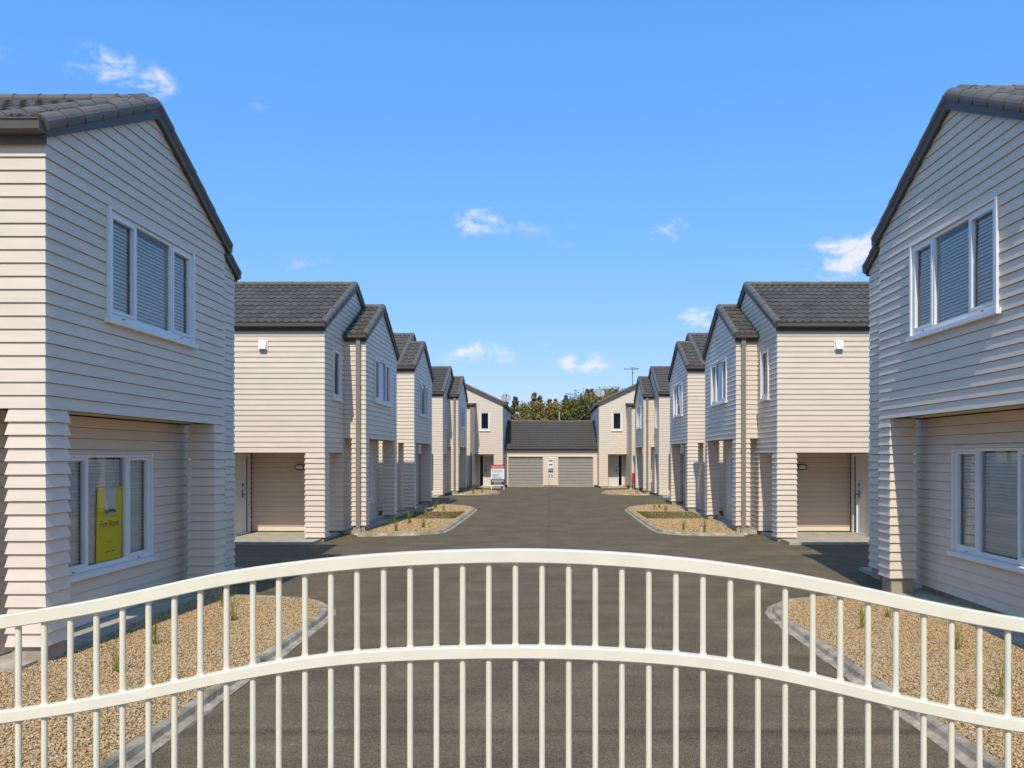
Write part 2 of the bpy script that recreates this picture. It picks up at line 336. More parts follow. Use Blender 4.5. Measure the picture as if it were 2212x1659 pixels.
for s in (-1, 1):
    for key, ctrl in PATHS.items():
        p = smooth_path(ctrl, 5); n = len(p)
        nor = []
        for i in range(n):
            a, b = np.array(p[max(i-1, 0)]), np.array(p[min(i+1, n-1)]); d = (b-a)/np.linalg.norm(b-a); nor.append(np.array((d[1], -d[0])))
        # inward normal points away from the road centre; check at the middle
        sg = 1 if nor[n//2][0] > 0 else -1
        nor = [q*sg for q in nor]
        rings = []
        prof = [(-.10, -.01), (-.09, .010), (-.012, .018), (.004, .058), (.025, .072), (.08, .074), (.098, .062), (.10, -.01)]
        for i in range(n):
            ring = []
            for o_, z in prof:
                jit = random.uniform(-.012, .012) if o_ < -.05 else random.uniform(-.003, .003)
                q = np.array(p[i])+nor[i]*(o_+jit); ring.append((s*q[0], q[1], z+(random.uniform(-.003, .003) if z > 0 else 0)))
            rings.append(ring)
        k = MB(); k.sweep(rings); k.build('kerb', 'kerb', kind='structure', smooth=False)
        inner = [tuple(np.array(p[i])+nor[i]*.096) for i in range(n)]
        if key == 'near': poly = inner+[(4.95,11.3), (4.95,7.42), (9.5,7.42), (9.5,1.0)]
        elif key == 'mid': poly = inner+[(4.95,32.4), (4.95,20.3)]
        else: poly = inner+[(4.95,45.9), (4.95,41.1)]
        g = MB(); g.v = [(s*a, b, .056) for a, b in poly]; g.f = [tuple(range(len(poly)))]
        o = g.build('gravel_bed', 'bed', recalc=False, kind='structure')
        bm = bmesh.new(); bm.from_mesh(o.data); bmesh.ops.triangulate(bm, faces=bm.faces); bmesh.ops.recalc_face_normals(bm, faces=bm.faces)
        if bm.faces and sum(f.normal.z for f in bm.faces) < 0: bmesh.ops.reverse_faces(bm, faces=bm.faces)
        bm.to_mesh(o.data); bm.free()
        if key == 'near':
            pv = [q for q in poly if q[0] < 7]; vis = inner+[(4.95,11.3), (4.95,7.42), (7.0,7.42), (7.0,4.2), (3.0,4.2)]
            vis = [q for q in vis if q[1] >= 4.2]
            stones('gravel', vis, s, .0142, .0122, .062)
        elif key == 'mid': stones('gravel', poly, s, .036, .026, .062)
        else: stones('gravel', poly, s, .06, .036, .062)
    m = MB()
    m.box((s*4.96, 7.3, -.02), (s*5.6, 11.75, .095)); m.build('concrete_path', 'concrete', kind='structure')
    m = MB(); m.box((s*4.96, 20.75, -.02), (s*5.6, 32.2, .095)); m.build('concrete_path', 'concrete', kind='structure')
    for y0, y1 in ((18.2, 20.75), (38.75, 41.25), (11.8, 14.1)):
        m = MB(); m.box((s*5.52, y0, -.02), (s*7.95, y1, .07)); m.build('concrete_entry_slab', 'concrete', kind='structure')

def lawn(s):
    y0, y1, q0, q1 = 24.95, 27.75, 3.05, 12.0; n = 9000
    m = MB(); m.box((s*q0, y0, .0), (s*q1, y1, .078)); m.build('lawn_soil', 'soil', kind='structure')
    qx = q0+(q1-q0)*rng.uniform(0, 1, n)**1.9; py = rng.uniform(y0-.05, y1+.05, n); a = rng.uniform(0, 6.28, n); h = rng.uniform(.025, .06, n); w = .009
    dx, dy = np.cos(a), np.sin(a); ln = rng.uniform(-.03, .03, (n, 2)); x = s*qx
    V = np.stack([np.stack([x-dx*w, py-dy*w, np.full(n, .07)], 1), np.stack([x+dx*w, py+dy*w, np.full(n, .07)], 1), np.stack([x+ln[:, 0], py+ln[:, 1], .07+h], 1)], 1).reshape(-1, 3)
    c = np.array((s*5, 26.4, .07)); me = bpy.data.meshes.new('lawn_grass'); me.from_pydata((V-c).tolist(), [], np.arange(3*n).reshape(-1, 3).tolist()); me.materials.append(M['lawn'])
    at = me.attributes.new('tone', 'FLOAT', 'POINT'); at.data.foreach_set('value', np.repeat(rng.uniform(0, 1, n), 3).astype(np.float32)); place('lawn_grass', me, Vector(c), kind='stuff')
for s in (-1, 1): lawn(s)

# ------------------------------------------------------------------ houses
SLOT = .0055; CH = .1275; ZG = .23; OB, OT = .0225, .006
TP = .51; COSP = 1/math.hypot(1, TP)
def tile_geo():
    v, f = [], []; nx = 8; w, ex = .4, .36
    for i in range(nx+1):
        x = -w/2+w*i/nx; ph = math.cos(2*math.pi*i/4); h = .012*(1+ph); sc = .018*(1-ph)
        v += [(x, -sc, .004), (x, -sc-.002, .034+h), (x, ex*.5, .020+h*1.1), (x, ex+.02, .008+h*.9)]
    for i in range(nx):
        for j in range(3): a = i*4+j; f.append((a, a+4, a+5, a+1))
    return v, f
TILE_V, TILE_F = tile_geo()
def shared(name, verts, faces, mat, smooth=False):
    me = bpy.data.meshes.new(name); me.from_pydata(verts, [], faces); me.materials.append(M[mat])
    if smooth: me.shade_smooth()
    return me
TILE_ME = shared('roof_tile', TILE_V, TILE_F, 'tile')
def cap_geo(L=.36, r=.088):
    rings = []
    for t, rr in ((0, r*1.03), (L*.08, r*1.03), (L*.085, r*.985), (L, r*.93)):
        rings.append([(math.cos(a)*rr*1.05, t, math.sin(a)*rr*.95) for a in [math.pi*(-.12+1.24*k/10) for k in range(11)]]+[])
    b = MB()
    for r_ in rings: b.v += r_
    n = 11
    for k in range(3):
        for j in range(n-1): b.f.append((k*n+j, (k+1)*n+j, (k+1)*n+j+1, k*n+j+1))
    b.f.append(tuple(range(n))); b.f.append(tuple(reversed(range(3*n, 4*n))))
    return b.v, b.f
CAP_V, CAP_F = cap_geo(); CAP_ME = shared('ridge_cap', CAP_V, CAP_F, 'cap')

def face_out(mb, a, b):
    n = Vector(a)-Vector(b); v = [Vector(mb.v[i]) for i in mb.f[0]]
    if (v[1]-v[0]).cross(v[2]-v[0]).dot(n) < 0: mb.f = [tuple(reversed(f)) for f in mb.f]
class House:
    def __init__(self, s, Y0, hy, name, label, indiv, group='weatherboard townhouses along the driveway'):
        self.s, self.Y0, self.hy, self.indiv = s, Y0, hy, indiv
        self.root = thing(name, label, 'house', (s*7.5, Y0+hy*3.0, 0), group)
    def P(self, q, w, z): return (self.s*q, self.Y0+self.hy*w, z)
    def D(self, q, w, z): return Vector((self.s*q, self.hy*w, z))
    # a clad wall; o, d, n given in (q, w)
    def wall(self, o, d, n, L, z0, z1, holes=(), gable=None, mitre=(1, 1), indiv=None, clad=True, label=None, thick=.11, trim_top=None):
        indiv = self.indiv if indiv is None else indiv
        def pos(u, off, z): return self.P(o[0]+u*d[0]+off*n[0], o[1]+u*d[1]+off*n[1], z)
        if gable: au, zr = gable
        ztop = zr if gable else z1
        def lo(z): return max(0, au-(zr-z)/TP) if gable and z > z1 else 0
        def hi(z): return min(L, au+(zr-z)/TP) if gable and z > z1 else L
        def bands(za, zb):
            zs = sorted({za, zb}|{h[2] for h in holes if za < h[2] < zb}|{h[3] for h in holes if za < h[3] < zb}|({z1} if gable and za < z1 < zb else set()))
            for a, b in zip(zs[:-1], zs[1:]):
                if b-a < 1e-4: continue
                hs = sorted([h for h in holes if h[2] < b-1e-5 and h[3] > a+1e-5]); segs = []; cur = None
                for h in hs:
                    if cur is None:
                        if h[0] > 1e-4: segs.append((None, h[0]))
                    elif h[0] > cur+1e-4: segs.append((cur, h[0]))
                    cur = max(cur or -9, h[1])
                if cur is None: segs = [(None, None)]
                elif cur < L-1e-4: segs.append((cur, None))
                yield a, b, segs
        def hexa(mb, a, b, seg, oi, oa, ob_, mit):
            def U(e, z, off):
                if seg[e] is not None: return min(max(seg[e], lo(z)), hi(z))
                base = lo(z) if e == 0 else hi(z)
                if mit[e] and (base <= 1e-6 if e == 0 else base >= L-1e-6): return base+(-off if e == 0 else off)
                return base
            if U(1, a, 0)-U(0, a, 0) < .004: return
            p = []
            for z, off in ((a, oa), (b, ob_)):
                p += [pos(U(0, z, off), off, z), pos(U(1, z, off), off, z), pos(U(1, z, oi), oi, z), pos(U(0, z, oi), oi, z)]
            mb.hexa(p)
        bk = MB()
        for a, b, segs in bands(z0, ztop):
            for sg in segs: hexa(bk, a, b, sg, -thick, -.004, -.004, mitre)
        props = {'label': label} if label else {}
        wl = bk.build('wall', 'lining', self.root, **props)
        if not clad: return wl
        k = int(math.floor((z0-ZG)/CH+1e-6)); joined = MB()
        while ZG+k*CH < ztop-.004:
            za, zb = max(z0, ZG+k*CH), min(ztop, ZG+(k+1)*CH); zt = ZG+(k+1)*CH; zb = min(zb, zt-SLOT)
            if zb-za < .004: k += 1; continue
            off = lambda z: OT+(OB-OT)*(zt-z)/CH
            bl = list(bands(za, zb)); split = all(len(sg) > 1 or sg[0] != (None, None) for _, _, sg in bl) and len(bl) == 1
            if indiv:
                if split:
                    for sg in bl[0][2]:
                        mb = MB(); hexa(mb, za, zb, sg, -.003, off(za), off(zb), mitre)
                        if mb.v: mb.build('weatherboard', 'board', wl)
                else:
                    mb = MB()
                    for a, b, segs in bl:
                        for sg in segs: hexa(mb, a, b, sg, -.003, off(a), off(b), mitre)
                    if mb.v: mb.build('weatherboard', 'board', wl)
            else:
                for a, b, segs in bl:
                    for sg in segs: hexa(joined, a, b, sg, -.003, off(a), off(b), mitre)
            k += 1
        if not indiv and joined.v: joined.build('weatherboard_cladding', 'board', wl, kind='stuff')
        return wl
    def post(self, q0, q1, w0, w1, k0, k1, pad=True):
        zc0, zc1 = ZG+k0*CH, ZG+k1*CH
        core = MB(); core.box(self.P(q0+.012, w0+.012, zc0+.01), self.P(q1-.012, w1-.012, zc1))
        po = core.build('post', 'lining', self.root)
        if pad:
            pb = MB(); pb.box(self.P(q0+.015, w0+.015, -.12), self.P(q1-.015, w1-.015, zc0+.008)); pb.build('concrete_pad', 'pad', po)
        def ring(z, e): return [self.P(q0-e, w0-e, z), self.P(q1+e, w0-e, z), self.P(q1+e, w1+e, z), self.P(q0-e, w1+e, z)]
        first = None; joined = MB()
        for k in range(k0, k1):
            za, zb = ZG+k*CH, ZG+(k+1)*CH-SLOT
            mb = joined if not self.indiv else MB()
            mb.hexa(ring(za, .030)+ring(zb, OT))
            if self.indiv:
                if first is None: first = mb.build('weatherboard', 'board', po); f0 = za
                else: place('weatherboard', first.data, WL[first]+Vector((0, 0, za-f0)), po)
        if not self.indiv: joined.build('weatherboard_cladding', 'board', po, kind='stuff')
    # window in a wall; layout is a list of (u0, u1, is_sash) of the lights
    def window(self, o, d, n, u0, u1, z0, z1, lights, blinds=True, slats=True, label=None, dirn=1, room=1.3):
        def pos(u, off, z): return self.P(o[0]+u*d[0]+off*n[0], o[1]+u*d[1]+off*n[1], z)
        def bx(mb, a0, a1, o0, o1, c0, c1):
            mb.hexa([pos(a0,o0,c0), pos(a1,o0,c0), pos(a1,o1,c0), pos(a0,o1,c0), pos(a0,o0,c1), pos(a1,o0,c1), pos(a1,o1,c1), pos(a0,o1,c1)])
        FW = .034
        fr = MB()
        bx(fr, u0, u0+FW, -.06, .018, z0, z1); bx(fr, u1-FW, u1, -.06, .018, z0, z1)
        bx(fr, u0+FW, u1-FW, -.06, .018, z0, z0+.05); bx(fr, u0+FW, u1-FW, -.06, .018, z1-FW, z1)
        for (a, b, _), (c, e, _) in zip(lights[:-1], lights[1:]): bx(fr, b, c, -.06, .016, z0+.05, z1-FW)
        w = fr.build('window', 'white', self.root, **({'label': label} if label else {}))
        cs = MB(); CW = .038
        bx(cs, u0-CW, u0+.002, -.002, .05, z0-.005, z1+.012); cs.build('casing', 'white', w)
        cs = MB(); bx(cs, u1-.002, u1+CW, -.002, .05, z0-.005, z1+.012); cs.build('casing', 'white', w)
        hd = MB(); bx(hd, u0-CW, u1+CW, -.002, .046, z1+.0135, z1+.026); hd.build('head_flashing', 'white', w)
        si = MB(); a0, a1 = u0-CW-.045, u1+CW+.045
        si.hexa([pos(a0,-.002,z0-.075), pos(a1,-.002,z0-.075), pos(a1,.078,z0-.075), pos(a0,.078,z0-.075), pos(a0,-.002,z0-.004), pos(a1,-.002,z0-.004), pos(a1,.078,z0-.02), pos(a0,.078,z0-.02)])
        si.build('sill', 'white', w)
        for a, b, sash in lights:
            c0, c1 = z0+.05, z1-FW
            if sash:
                sb = MB(); SW = .036
                a2, b2 = a+.003, b-.003
                bx(sb, a2, a2+SW, -.03, .026, c0+.003, c1-.003); bx(sb, b2-SW, b2, -.03, .026, c0+.003, c1-.003)
                bx(sb, a2+SW, b2-SW, -.03, .026, c0+.003, c0+.003+SW); bx(sb, a2+SW, b2-SW, -.03, .026, c1-.003-SW, c1-.003)
                sb.build('sash', 'white', w)
                ga, gb, g0, g1 = a2+SW, b2-SW, c0+.003+SW, c1-.003-SW
                st = MB(); um = (a+b)/2; bx(st, um-.02, um+.02, .0185, .024, z0+.012, z0+.024); st.build('sash_stay', 'lampbase', w)
            else: ga, gb, g0, g1 = a, b, c0, c1
            gl = MB(); gl.v = [pos(ga,-.018,g0), pos(gb,-.018,g0), pos(gb,-.018,g1), pos(ga,-.018,g1)]; gl.f = [(0,1,2,3)]
            face_out(gl, pos(0, 1, 0), pos(0, 0, 0)); gl.build('pane', 'glass', w, recalc=False)
        if slats:
            c0, c1 = z0+.06, z1-.05; sp = .043; nn = int((c1-c0)/sp); first = None
            for a, b, _ in lights:
                first = None
                for i in range(nn):
                    z = c0+.02+i*sp
                    if first is None:
                        sb = MB(); t = .0198
                        sb.hexa([pos(a+.01,-.050,z-t), pos(b-.01,-.050,z-t), pos(b-.01,-.070,z+t-.002), pos(a+.01,-.070,z+t-.002),
                                 pos(a+.01,-.050,z-t+.003), pos(b-.01,-.050,z-t+.003), pos(b-.01,-.070,z+t+.001), pos(a+.01,-.070,z+t+.001)])
                        first = sb.build('blind_slat', 'slat', w); f0 = z
                    else: place('blind_slat', first.data, WL[first]+Vector((0, 0, z-f0)), w)
                cd = MB(); bx(cd, a+.09, a+.094, -.047, -.044, c0, c1); cd.build('blind_cord', 'slat', w)
        elif blinds:
            cb = MB(); a, b = lights[0][0], lights[-1][1]
            nn = 16; c0, c1 = z0+.05, z1-FW
            for side in (0, 1):
                wd = (b-a)*(.16 if side == 0 else .12); st_ = a if side == 0 else b-wd
                pts = [(st_+wd*i/nn, -.12+.018*math.sin(i*1.9)) for i in range(nn+1)]
                i0 = len(cb.v)
                for u, of in pts: cb.v += [pos(u, of, c0), pos(u, of, c1)]
                cb.f += [(i0+2*i, i0+2*i+2, i0+2*i+3, i0+2*i+1) for i in range(nn)]
            cb.build('curtain', 'slat', w, recalc=False)
        rm = MB(); p = [pos(u0,-.112,z0), pos(u1,-.112,z0), pos(u1,-.112,z1), pos(u0,-.112,z1), pos(u0-.3,-room,z0-.3), pos(u1+.3,-room,z0-.3), pos(u1+.3,-room,z1+.2), pos(u0-.3,-room,z1+.2)]
        rm.v = p; rm.f = [(0,1,5,4), (1,2,6,5), (2,3,7,6), (3,0,4,7), (4,5,6,7)]; rm.build('room_lining', 'plaster', w, recalc=False)
        return w
    def slope(self, roof, q0, q1, we, ze, dirw, length, qi=None, joined=None):
        """tiles on a slope whose eave runs along q at w = we, climbing in direction dirw; columns with q below qi are single objects"""
        n = int(math.ceil(length/.36)); ex = length/n
        up = self.D(0, dirw*COSP, TP*COSP); ac = Vector((1, 0, 0)); nr = ac.cross(up)
        if nr.z < 0: ac = -ac; nr = ac.cross(up)
        rot = Matrix((ac, up, nr)).transposed()
        for r in range(n):
            base = q0+(.2 if r % 2 else 0)-.2; q = base
            while q < q1-.02:
                c0, c1 = max(q, q0), min(q+.4, q1); wd = c1-c0
                if wd > .02:
                    p = Vector(self.P((c0+c1)/2, we+dirw*r*ex*COSP, ze+r*ex*COSP*TP))
                    j = random.uniform(-.003, .003)
                    sc = Matrix.Diagonal((wd/.4, ex/.36, 1))
                    if qi is not None and c1 <= qi: place('roof_tile', TILE_ME, p+nr*j, roof, rot=rot @ sc)
                    else: joined.add(TILE_V, TILE_F, Matrix.Translation(p+nr*j) @ (rot @ sc).to_4x4())
                q += .4
    def caps(self, roof, a, b, nrm, name, indiv, joined):
        a, b = Vector(a), Vector(b); d = (b-a); L = d.length; d.normalize(); n = max(1, round(L/.335)); st = L/n
        z = Vector(nrm); z = (z-d*z.dot(d)).normalized(); x = d.cross(z)
        rot = Matrix((x, d, z)).transposed() @ Matrix.Diagonal((1, st*1.06/.36, 1))
        for i in range(n):
            p = a+d*(st*i)+z*(-.004+random.uniform(-.003, .003))
            if indiv: place(name, CAP_ME, p, roof, rot=rot)
            else: joined.add(CAP_V, CAP_F, Matrix.Translation(p) @ rot.to_4x4())
    def roof(self, q0, q1, wa, wb, ze, wr=None, qi=None, indiv=None, gutters=((0, None), (1, None)), qback=None):
        """gable roof, ridge along q; wa/wb are the eaves"""
        indiv = self.indiv if indiv is None else indiv
        wr = (wa+wb)/2; half = (wb-wa)/2; zr = ze+half*TP; th = .05
        m = MB()
        for w0, w1 in ((wa, wr), (wb, wr)):
            m.hexa([self.P(q0+.03,w0,ze-th), self.P(q1,w0,ze-th), self.P(q1,w1,zr-th), self.P(q0+.03,w1,zr-th), self.P(q0+.03,w0,ze), self.P(q1,w0,ze), self.P(q1,w1,zr), self.P(q0+.03,w1,zr)])
        rf = m.build('roof', 'tile', self.root)
        jt, jc = MB(), MB()
        self.slope(rf, q0+.04, q1, wa, ze, 1, half/COSP, qi, jt); self.slope(rf, q0+.04, q1, wb, ze, -1, half/COSP, qi if self.hy < 0 else None, jt)
        if jt.v: jt.build('roof_tiling', 'tile', rf, recalc=False, kind='stuff')
        # barge boards and capping on the gable towards the driveway
        bh = .17
        for w0 in (wa, wb):
            b = MB(); sg = 1 if w0 == wa else -1
            wl, zl = w0-sg*.02, ze-.02*TP
            b.hexa([self.P(q0-.012,wl,zl-bh+.03), self.P(q0+.022,wl,zl-bh+.03), self.P(q0+.022,wr,zr-bh+.03), self.P(q0-.012,wr,zr-bh+.03),
                    self.P(q0-.012,wl,zl+.04), self.P(q0+.022,wl,zl+.04), self.P(q0+.022,wr,zr+.04), self.P(q0-.012,wr,zr+.04)])
            b.build('barge_board', 'barge', rf)
            sf = MB(); sf.hexa([self.P(q0+.0235,wl+sg*.05,zl-bh+.075), self.P(q0+.12,wl+sg*.05,zl-bh+.075), self.P(q0+.12,wr-sg*.02,zr-bh+.04), self.P(q0+.0235,wr-sg*.02,zr-bh+.04),
                    self.P(q0+.0235,wl+sg*.05,zl-.06), self.P(q0+.12,wl+sg*.05,zl-.06), self.P(q0+.12,wr-sg*.02,zr-.07), self.P(q0+.0235,wr-sg*.02,zr-.07)])
            sf.build('barge_soffit', 'barge', rf)
            self.caps(rf, self.P(q0+.045, w0-sg*.04, ze-.02), self.P(q0+.045, wr-sg*.03, zr+.035), self.D(-.55, -sg*.42, .8), 'barge_cap', indiv, jc)
        self.caps(rf, self.P(q0+.05, wr, zr+.035), self.P(min(q1, q0+(4.5 if indiv else 99)), wr, zr+.035), (0, 0, 1), 'ridge_cap', indiv, jc)
        if jc.v: jc.build('capping', 'cap', rf, recalc=False, kind='stuff')
        return rf, zr
    def gutter(self, roof, q0, q1, we, dw, ze):
        """eave gutter with fascia; dw is the outward direction in w"""
        prof = [(-.005, -.02), (-.005, -.115), (.085, -.115), (.105, -.095), (.112, -.012), (.124, -.008), (.124, .004), (.103, .004), (.098, -.02), (.09, -.1), (.008, -.1), (.008, -.02)]
        m = MB(); m.sweep([[self.P(q, we+dw*a, ze+b) for a, b in prof] for q in (q0, q1)]); m.build('gutter', 'gutter', roof)
        for q, e in ((q0, -.004), (q1, .004)):
            c = MB(); c.hexa([self.P(q+k*e, we+dw*a, ze+b) for b in (-.117, .0) for a, k in ((-.006, 0), (.118, 0), (.118, 1), (-.006, 1))]); c.build('gutter_end', 'gutter', roof)
        f = MB(); f.box(self.P(q0+.01, we-dw*.022, ze-.19), self.P(q1-.01, we-dw*.006, ze-.01)); f.build('fascia', 'barge', roof)
        so_ = MB(); so_.box(self.P(q0+.05, we-dw*.12, ze-.165), self.P(q1-.05, we-dw*.0235, ze-.15)); so_.build('eave_soffit', 'barge', roof)
    def downpipe(self, q, w, z0, z1):
        m = MB(); m.box(self.P(q-.055, w-.105, z0), self.P(q+.055, w-.045, z1)); p = m.build('downpipe', 'pipe', self.root)
        for z in (.6, 2.2, 3.9, 4.95):
            b = MB(); b.box(self.P(q-.068, w-.11, z), self.P(q+.068, w-.028, z+.03)); b.build('bracket', 'pipe', p)
        b = MB(); b.box(self.P(q-.075, w-.125, .0), self.P(q+.075, w-.03, z0+.05)); b.build('drain_fitting', 'pad', p)
        b = MB(); b.tube([self.P(q, w-.075, -.02), self.P(q, w-.075, .025)], .11, 12); b.build('drain_collar', 'white', p)

def lamp(h, q, w, z):
    base = MB()
    def oval(rq, rz, d): return [h.P(q+rq*math.cos(a), w-d, z+rz*math.sin(a)) for a in [2*math.pi*i/20 for i in range(20)]]
    base.sweep([oval(.135, .08, .03), oval(.135, .08, .075), oval(.118, .064, .09)]); b = base.build('wall_light', 'lampbase', h.root)
    g = MB(); g.sweep([oval(.108, .056, .091), oval(.10, .05, .112), oval(.07, .03, .124)]); g.build('diffuser', 'lamp', b, smooth=True)
def vent(h, q, w, z):
    b = MB(); b.box(h.P(q-.115, w-.036, z-.115), h.P(q+.115, w-.024, z+.115)); p = b.build('vent_hood', 'white', h.root)
    c = MB(); c.hexa([h.P(q-.085, w-.0365, z-.10), h.P(q+.085, w-.0365, z-.10), h.P(q+.085, w-.12, z-.10), h.P(q-.085, w-.12, z-.10),
                      h.P(q-.085, w-.0365, z+.10), h.P(q+.085, w-.0365, z+.10), h.P(q+.085, w-.07, z+.08), h.P(q-.085, w-.07, z+.08)]); c.build('cowl', 'white', p)

def door_set(h, o, d, n, u0, u1, z0, z1, side_first):
    """door leaf with a tall narrow sidelight"""
    def pos(u, off, z): return h.P(o[0]+u*d[0]+off*n[0], o[1]+u*d[1]+off*n[1], z)
    def bx(mb, a0, a1, o0, o1, c0, c1):
        mb.hexa([pos(a0,o0,c0), pos(a1,o0,c0), pos(a1,o1,c0), pos(a0,o1,c0), pos(a0,o0,c1), pos(a1,o0,c1), pos(a1,o1,c1), pos(a0,o1,c1)])
    fr = MB(); F = .05
    bx(fr, u0, u0+F, -.08, .03, z0, z1); bx(fr, u1-F, u1, -.08, .03, z0, z1); bx(fr, u0+F, u1-F, -.08, .03, z1-F, z1); bx(fr, u0+F, u1-F, -.08, .02, z0, z0+.03)
    SW = .2
    sa, sb = (u0+F, u0+F+SW) if side_first else (u1-F-SW, u1-F)
    la, lb = (sb+.04, u1-F) if side_first else (u0+F, sa-.04)
    bx(fr, *((sb, sb+.04) if side_first else (sa-.04, sa)), -.08, .025, z0+.03, z1-F)
    dr = fr.build('entry_door', 'white', h.root)
    lf = MB(); bx(lf, la+.004, lb-.004, -.05, -.01, z0+.034, z1-F-.004); lf.build('door_leaf', 'door', dr)
    gl = MB(); gl.v = [pos(sa,-.02,z0+.03), pos(sb,-.02,z0+.03), pos(sb,-.02,z1-F), pos(sa,-.02,z1-F)]; gl.f = [(0,1,2,3)]; face_out(gl, pos(0, 1, 0), pos(0, 0, 0)); gl.build('sidelight_pane', 'glass', dr, recalc=False)
    dk = MB(); bx(dk, sa, sb, -.3, -.1, z0+.03, z1-F); dk.build('hall_lining', 'dark', dr)
    hu = la+.09 if side_first else lb-.09
    hb = MB(); bx(hb, hu-.022, hu+.022, -.0095, .004, z0+.92, z0+1.12); bx(hb, hu-.012, hu+.012, .0045, .05, z0+1.0, z0+1.024)
    e = .12 if side_first else -.12
    bx(hb, min(hu-.012, hu+e), max(hu+.012, hu+e), .0505, .07, z0+1.0, z0+1.024); hb.build('door_handle', 'lampbase', dr)
    lk = MB(); bx(lk, hu-.028, hu+.028, -.0095, .012, z0+1.22, z0+1.3); lk.build('door_lock', 'lampbase', dr)

WB0, WB1 = 1.78, 5.91; WC = (WB0+WB1)/2; WR = 1.66
QB, QM, QE = 4.88, 5.45, 13.4        # bay face, main gable face, back
ZS, ZM, ZE = ZG+18*CH, ZG+15*CH, ZG+39*CH
EAVE = 5.25
def bay_lights(a): return [(a+.034, a+.55, True), (a+.59, a+1.41, False), (a+1.45, a+1.966, True)]
def townhouse(s, Y0, hy, label, indiv, pipes=False, rise=0, slats=False, vent_on=True, qi=None):
    h = House(s, Y0, hy, 'townhouse', label, indiv)
    near_face = hy > 0
    bw = WB1-WB0; zr_m = EAVE+(WB1/2+.07)*TP-.02; zr_b = EAVE+(bw/2+.07)*TP-.02
    zk = 5.10
    # entrance side of the main block
    h.wall((QM, 0), (1, 0), (0, -1), QE-QM, ZG-CH, zk, holes=[(0, 2.37, ZG-CH, ZM)], mitre=(1, 0), indiv=indiv and near_face)
    # main gable
    h.wall((QM, 0), (0, 1), (-1, 0), WB1, ZG-CH, EAVE-.12, holes=[(0, WR, ZG-CH, ZM), (.72, 1.36, 3.53, 4.74), (WB0+.12, WB1, ZS, EAVE-.12), (WC-1, WC+1, .72, 2.08)], gable=(WB1/2, zr_m-.02), mitre=(1, 0))
    # recess
    h.wall((QM, WR), (1, 0), (0, -1), 2.37, ZG-CH, ZM, mitre=(1, 0), indiv=indiv and near_face)
    h.wall((7.82, 0), (0, 1), (-1, 0), WR-.11, ZG-CH, ZM, holes=[(.20, 1.44, ZG-CH, 2.10)], mitre=(0, 0), indiv=indiv and near_face)
    # bay
    h.wall((QB, WB0), (1, 0), (0, -1), QM-QB, ZS, zk, mitre=(1, 0))
    h.wall((QB, WB0), (0, 1), (-1, 0), bw, ZS, EAVE-.12, holes=[(bw/2-1, bw/2+1, 3.60, 4.78)], gable=(bw/2, zr_b-.02), mitre=(1, 1))
    h.wall((QB, WB1), (1, 0), (0, 1), QE-QB, ZS, zk, mitre=(1, 0), indiv=indiv and not near_face)
    h.wall((QM, WB1), (1, 0), (0, 1), QE-QM, ZG-CH, ZS-.002, mitre=(1, 0), indiv=False)
    m = MB(); m.box(h.P(QE-.1, .02, 0), h.P(QE, WB1-.02, 5.1)); m.build('back_wall', 'lining', h.root)
    # foundations
    for a, b in (((QM+.05, WR+.1, -.12), (QE-.2, WB1-.1, ZG-CH-.006)), ((7.95, .05, -.12), (QE-.2, WR+.09, ZG-CH-.007))):
        m = MB(); m.box(h.P(*a), h.P(*b)); m.build('foundation', 'pad', h.root)
    m = MB(); m.box(h.P(QB+.004, WB0+.004, ZS+.012), h.P(QM-.004, WB1-.004, ZS+.05)); m.build('soffit', 'soffit', h.root)
    m = MB(); m.box(h.P(QM+.004, .004, ZM+.012), h.P(QE-.2, WB0, ZM+.05)); m.build('soffit', 'soffit', h.root)
    h.post(QB, QB+.34, WB0, WB0+.34, 0, 18); h.post(QB, QB+.34, WB1-.34, WB1, 0, 18); h.post(QM, QM+.44, 0, .37, -1, 15)
    # windows and door
    h.window((QB, WB0), (0, 1), (-1, 0), bw/2-1, bw/2+1, 3.60, 4.78, bay_lights(bw/2-1), slats=slats)
    h.window((QM, 0), (0, 1), (-1, 0), WC-1, WC+1, .72, 2.08, bay_lights(WC-1), slats=slats)
    h.window((QM, 0), (0, 1), (-1, 0), .72, 1.36, 3.53, 4.74, [(.754, 1.326, True)], slats=False, blinds=True)
    door_set(h, (7.82, 0), (0, 1), (-1, 0), .20, 1.44, .075, 2.10, False)
    lamp(h, 6.55, WR, 1.77)
    if vent_on: vent(h, 6.91, 0, 4.72)
    # roofs
    rf, _ = h.roof(QM-.06, QE+.1, -.07, WB1+.07, EAVE, qi=qi, qback=None)
    h.gutter(rf, QM-.06, QE+.1, -.07, -1, EAVE); h.gutter(rf, QB-.06, QE+.1, WB1+.07, 1, EAVE)
    rb, _ = h.roof(QB-.06, QM-.03, WB0-.07, WB1+.07, EAVE, qi=QM if indiv else None)
    h.gutter(rb, QB-.06, QM-.03, WB0-.07, -1, EAVE)
    if pipes: h.downpipe(5.05, WB0, .1, 5.16)
    h.root.location.z += rise
    return h
L1 = townhouse(-1, 13.50, -1, 'pale weatherboard townhouse nearest the gate on the left, yellow rental flyer in its lower window', True, slats=True, vent_on=False, qi=6.6)
R1 = townhouse(1, 13.42, -1, 'pale weatherboard townhouse nearest the gate on the right, white blinds in its windows', True, rise=.08, slats=True, vent_on=False, qi=6.6)
L2 = townhouse(-1, 18.92, 1, 'pale weatherboard townhouse second from the gate on the left, with white vent hood and downpipe', True, pipes=True, qi=9.4)
R2 = townhouse(1, 18.92, 1, 'pale weatherboard townhouse second from the gate on the right, with white vent hood and downpipe', True, pipes=True, qi=9.4)
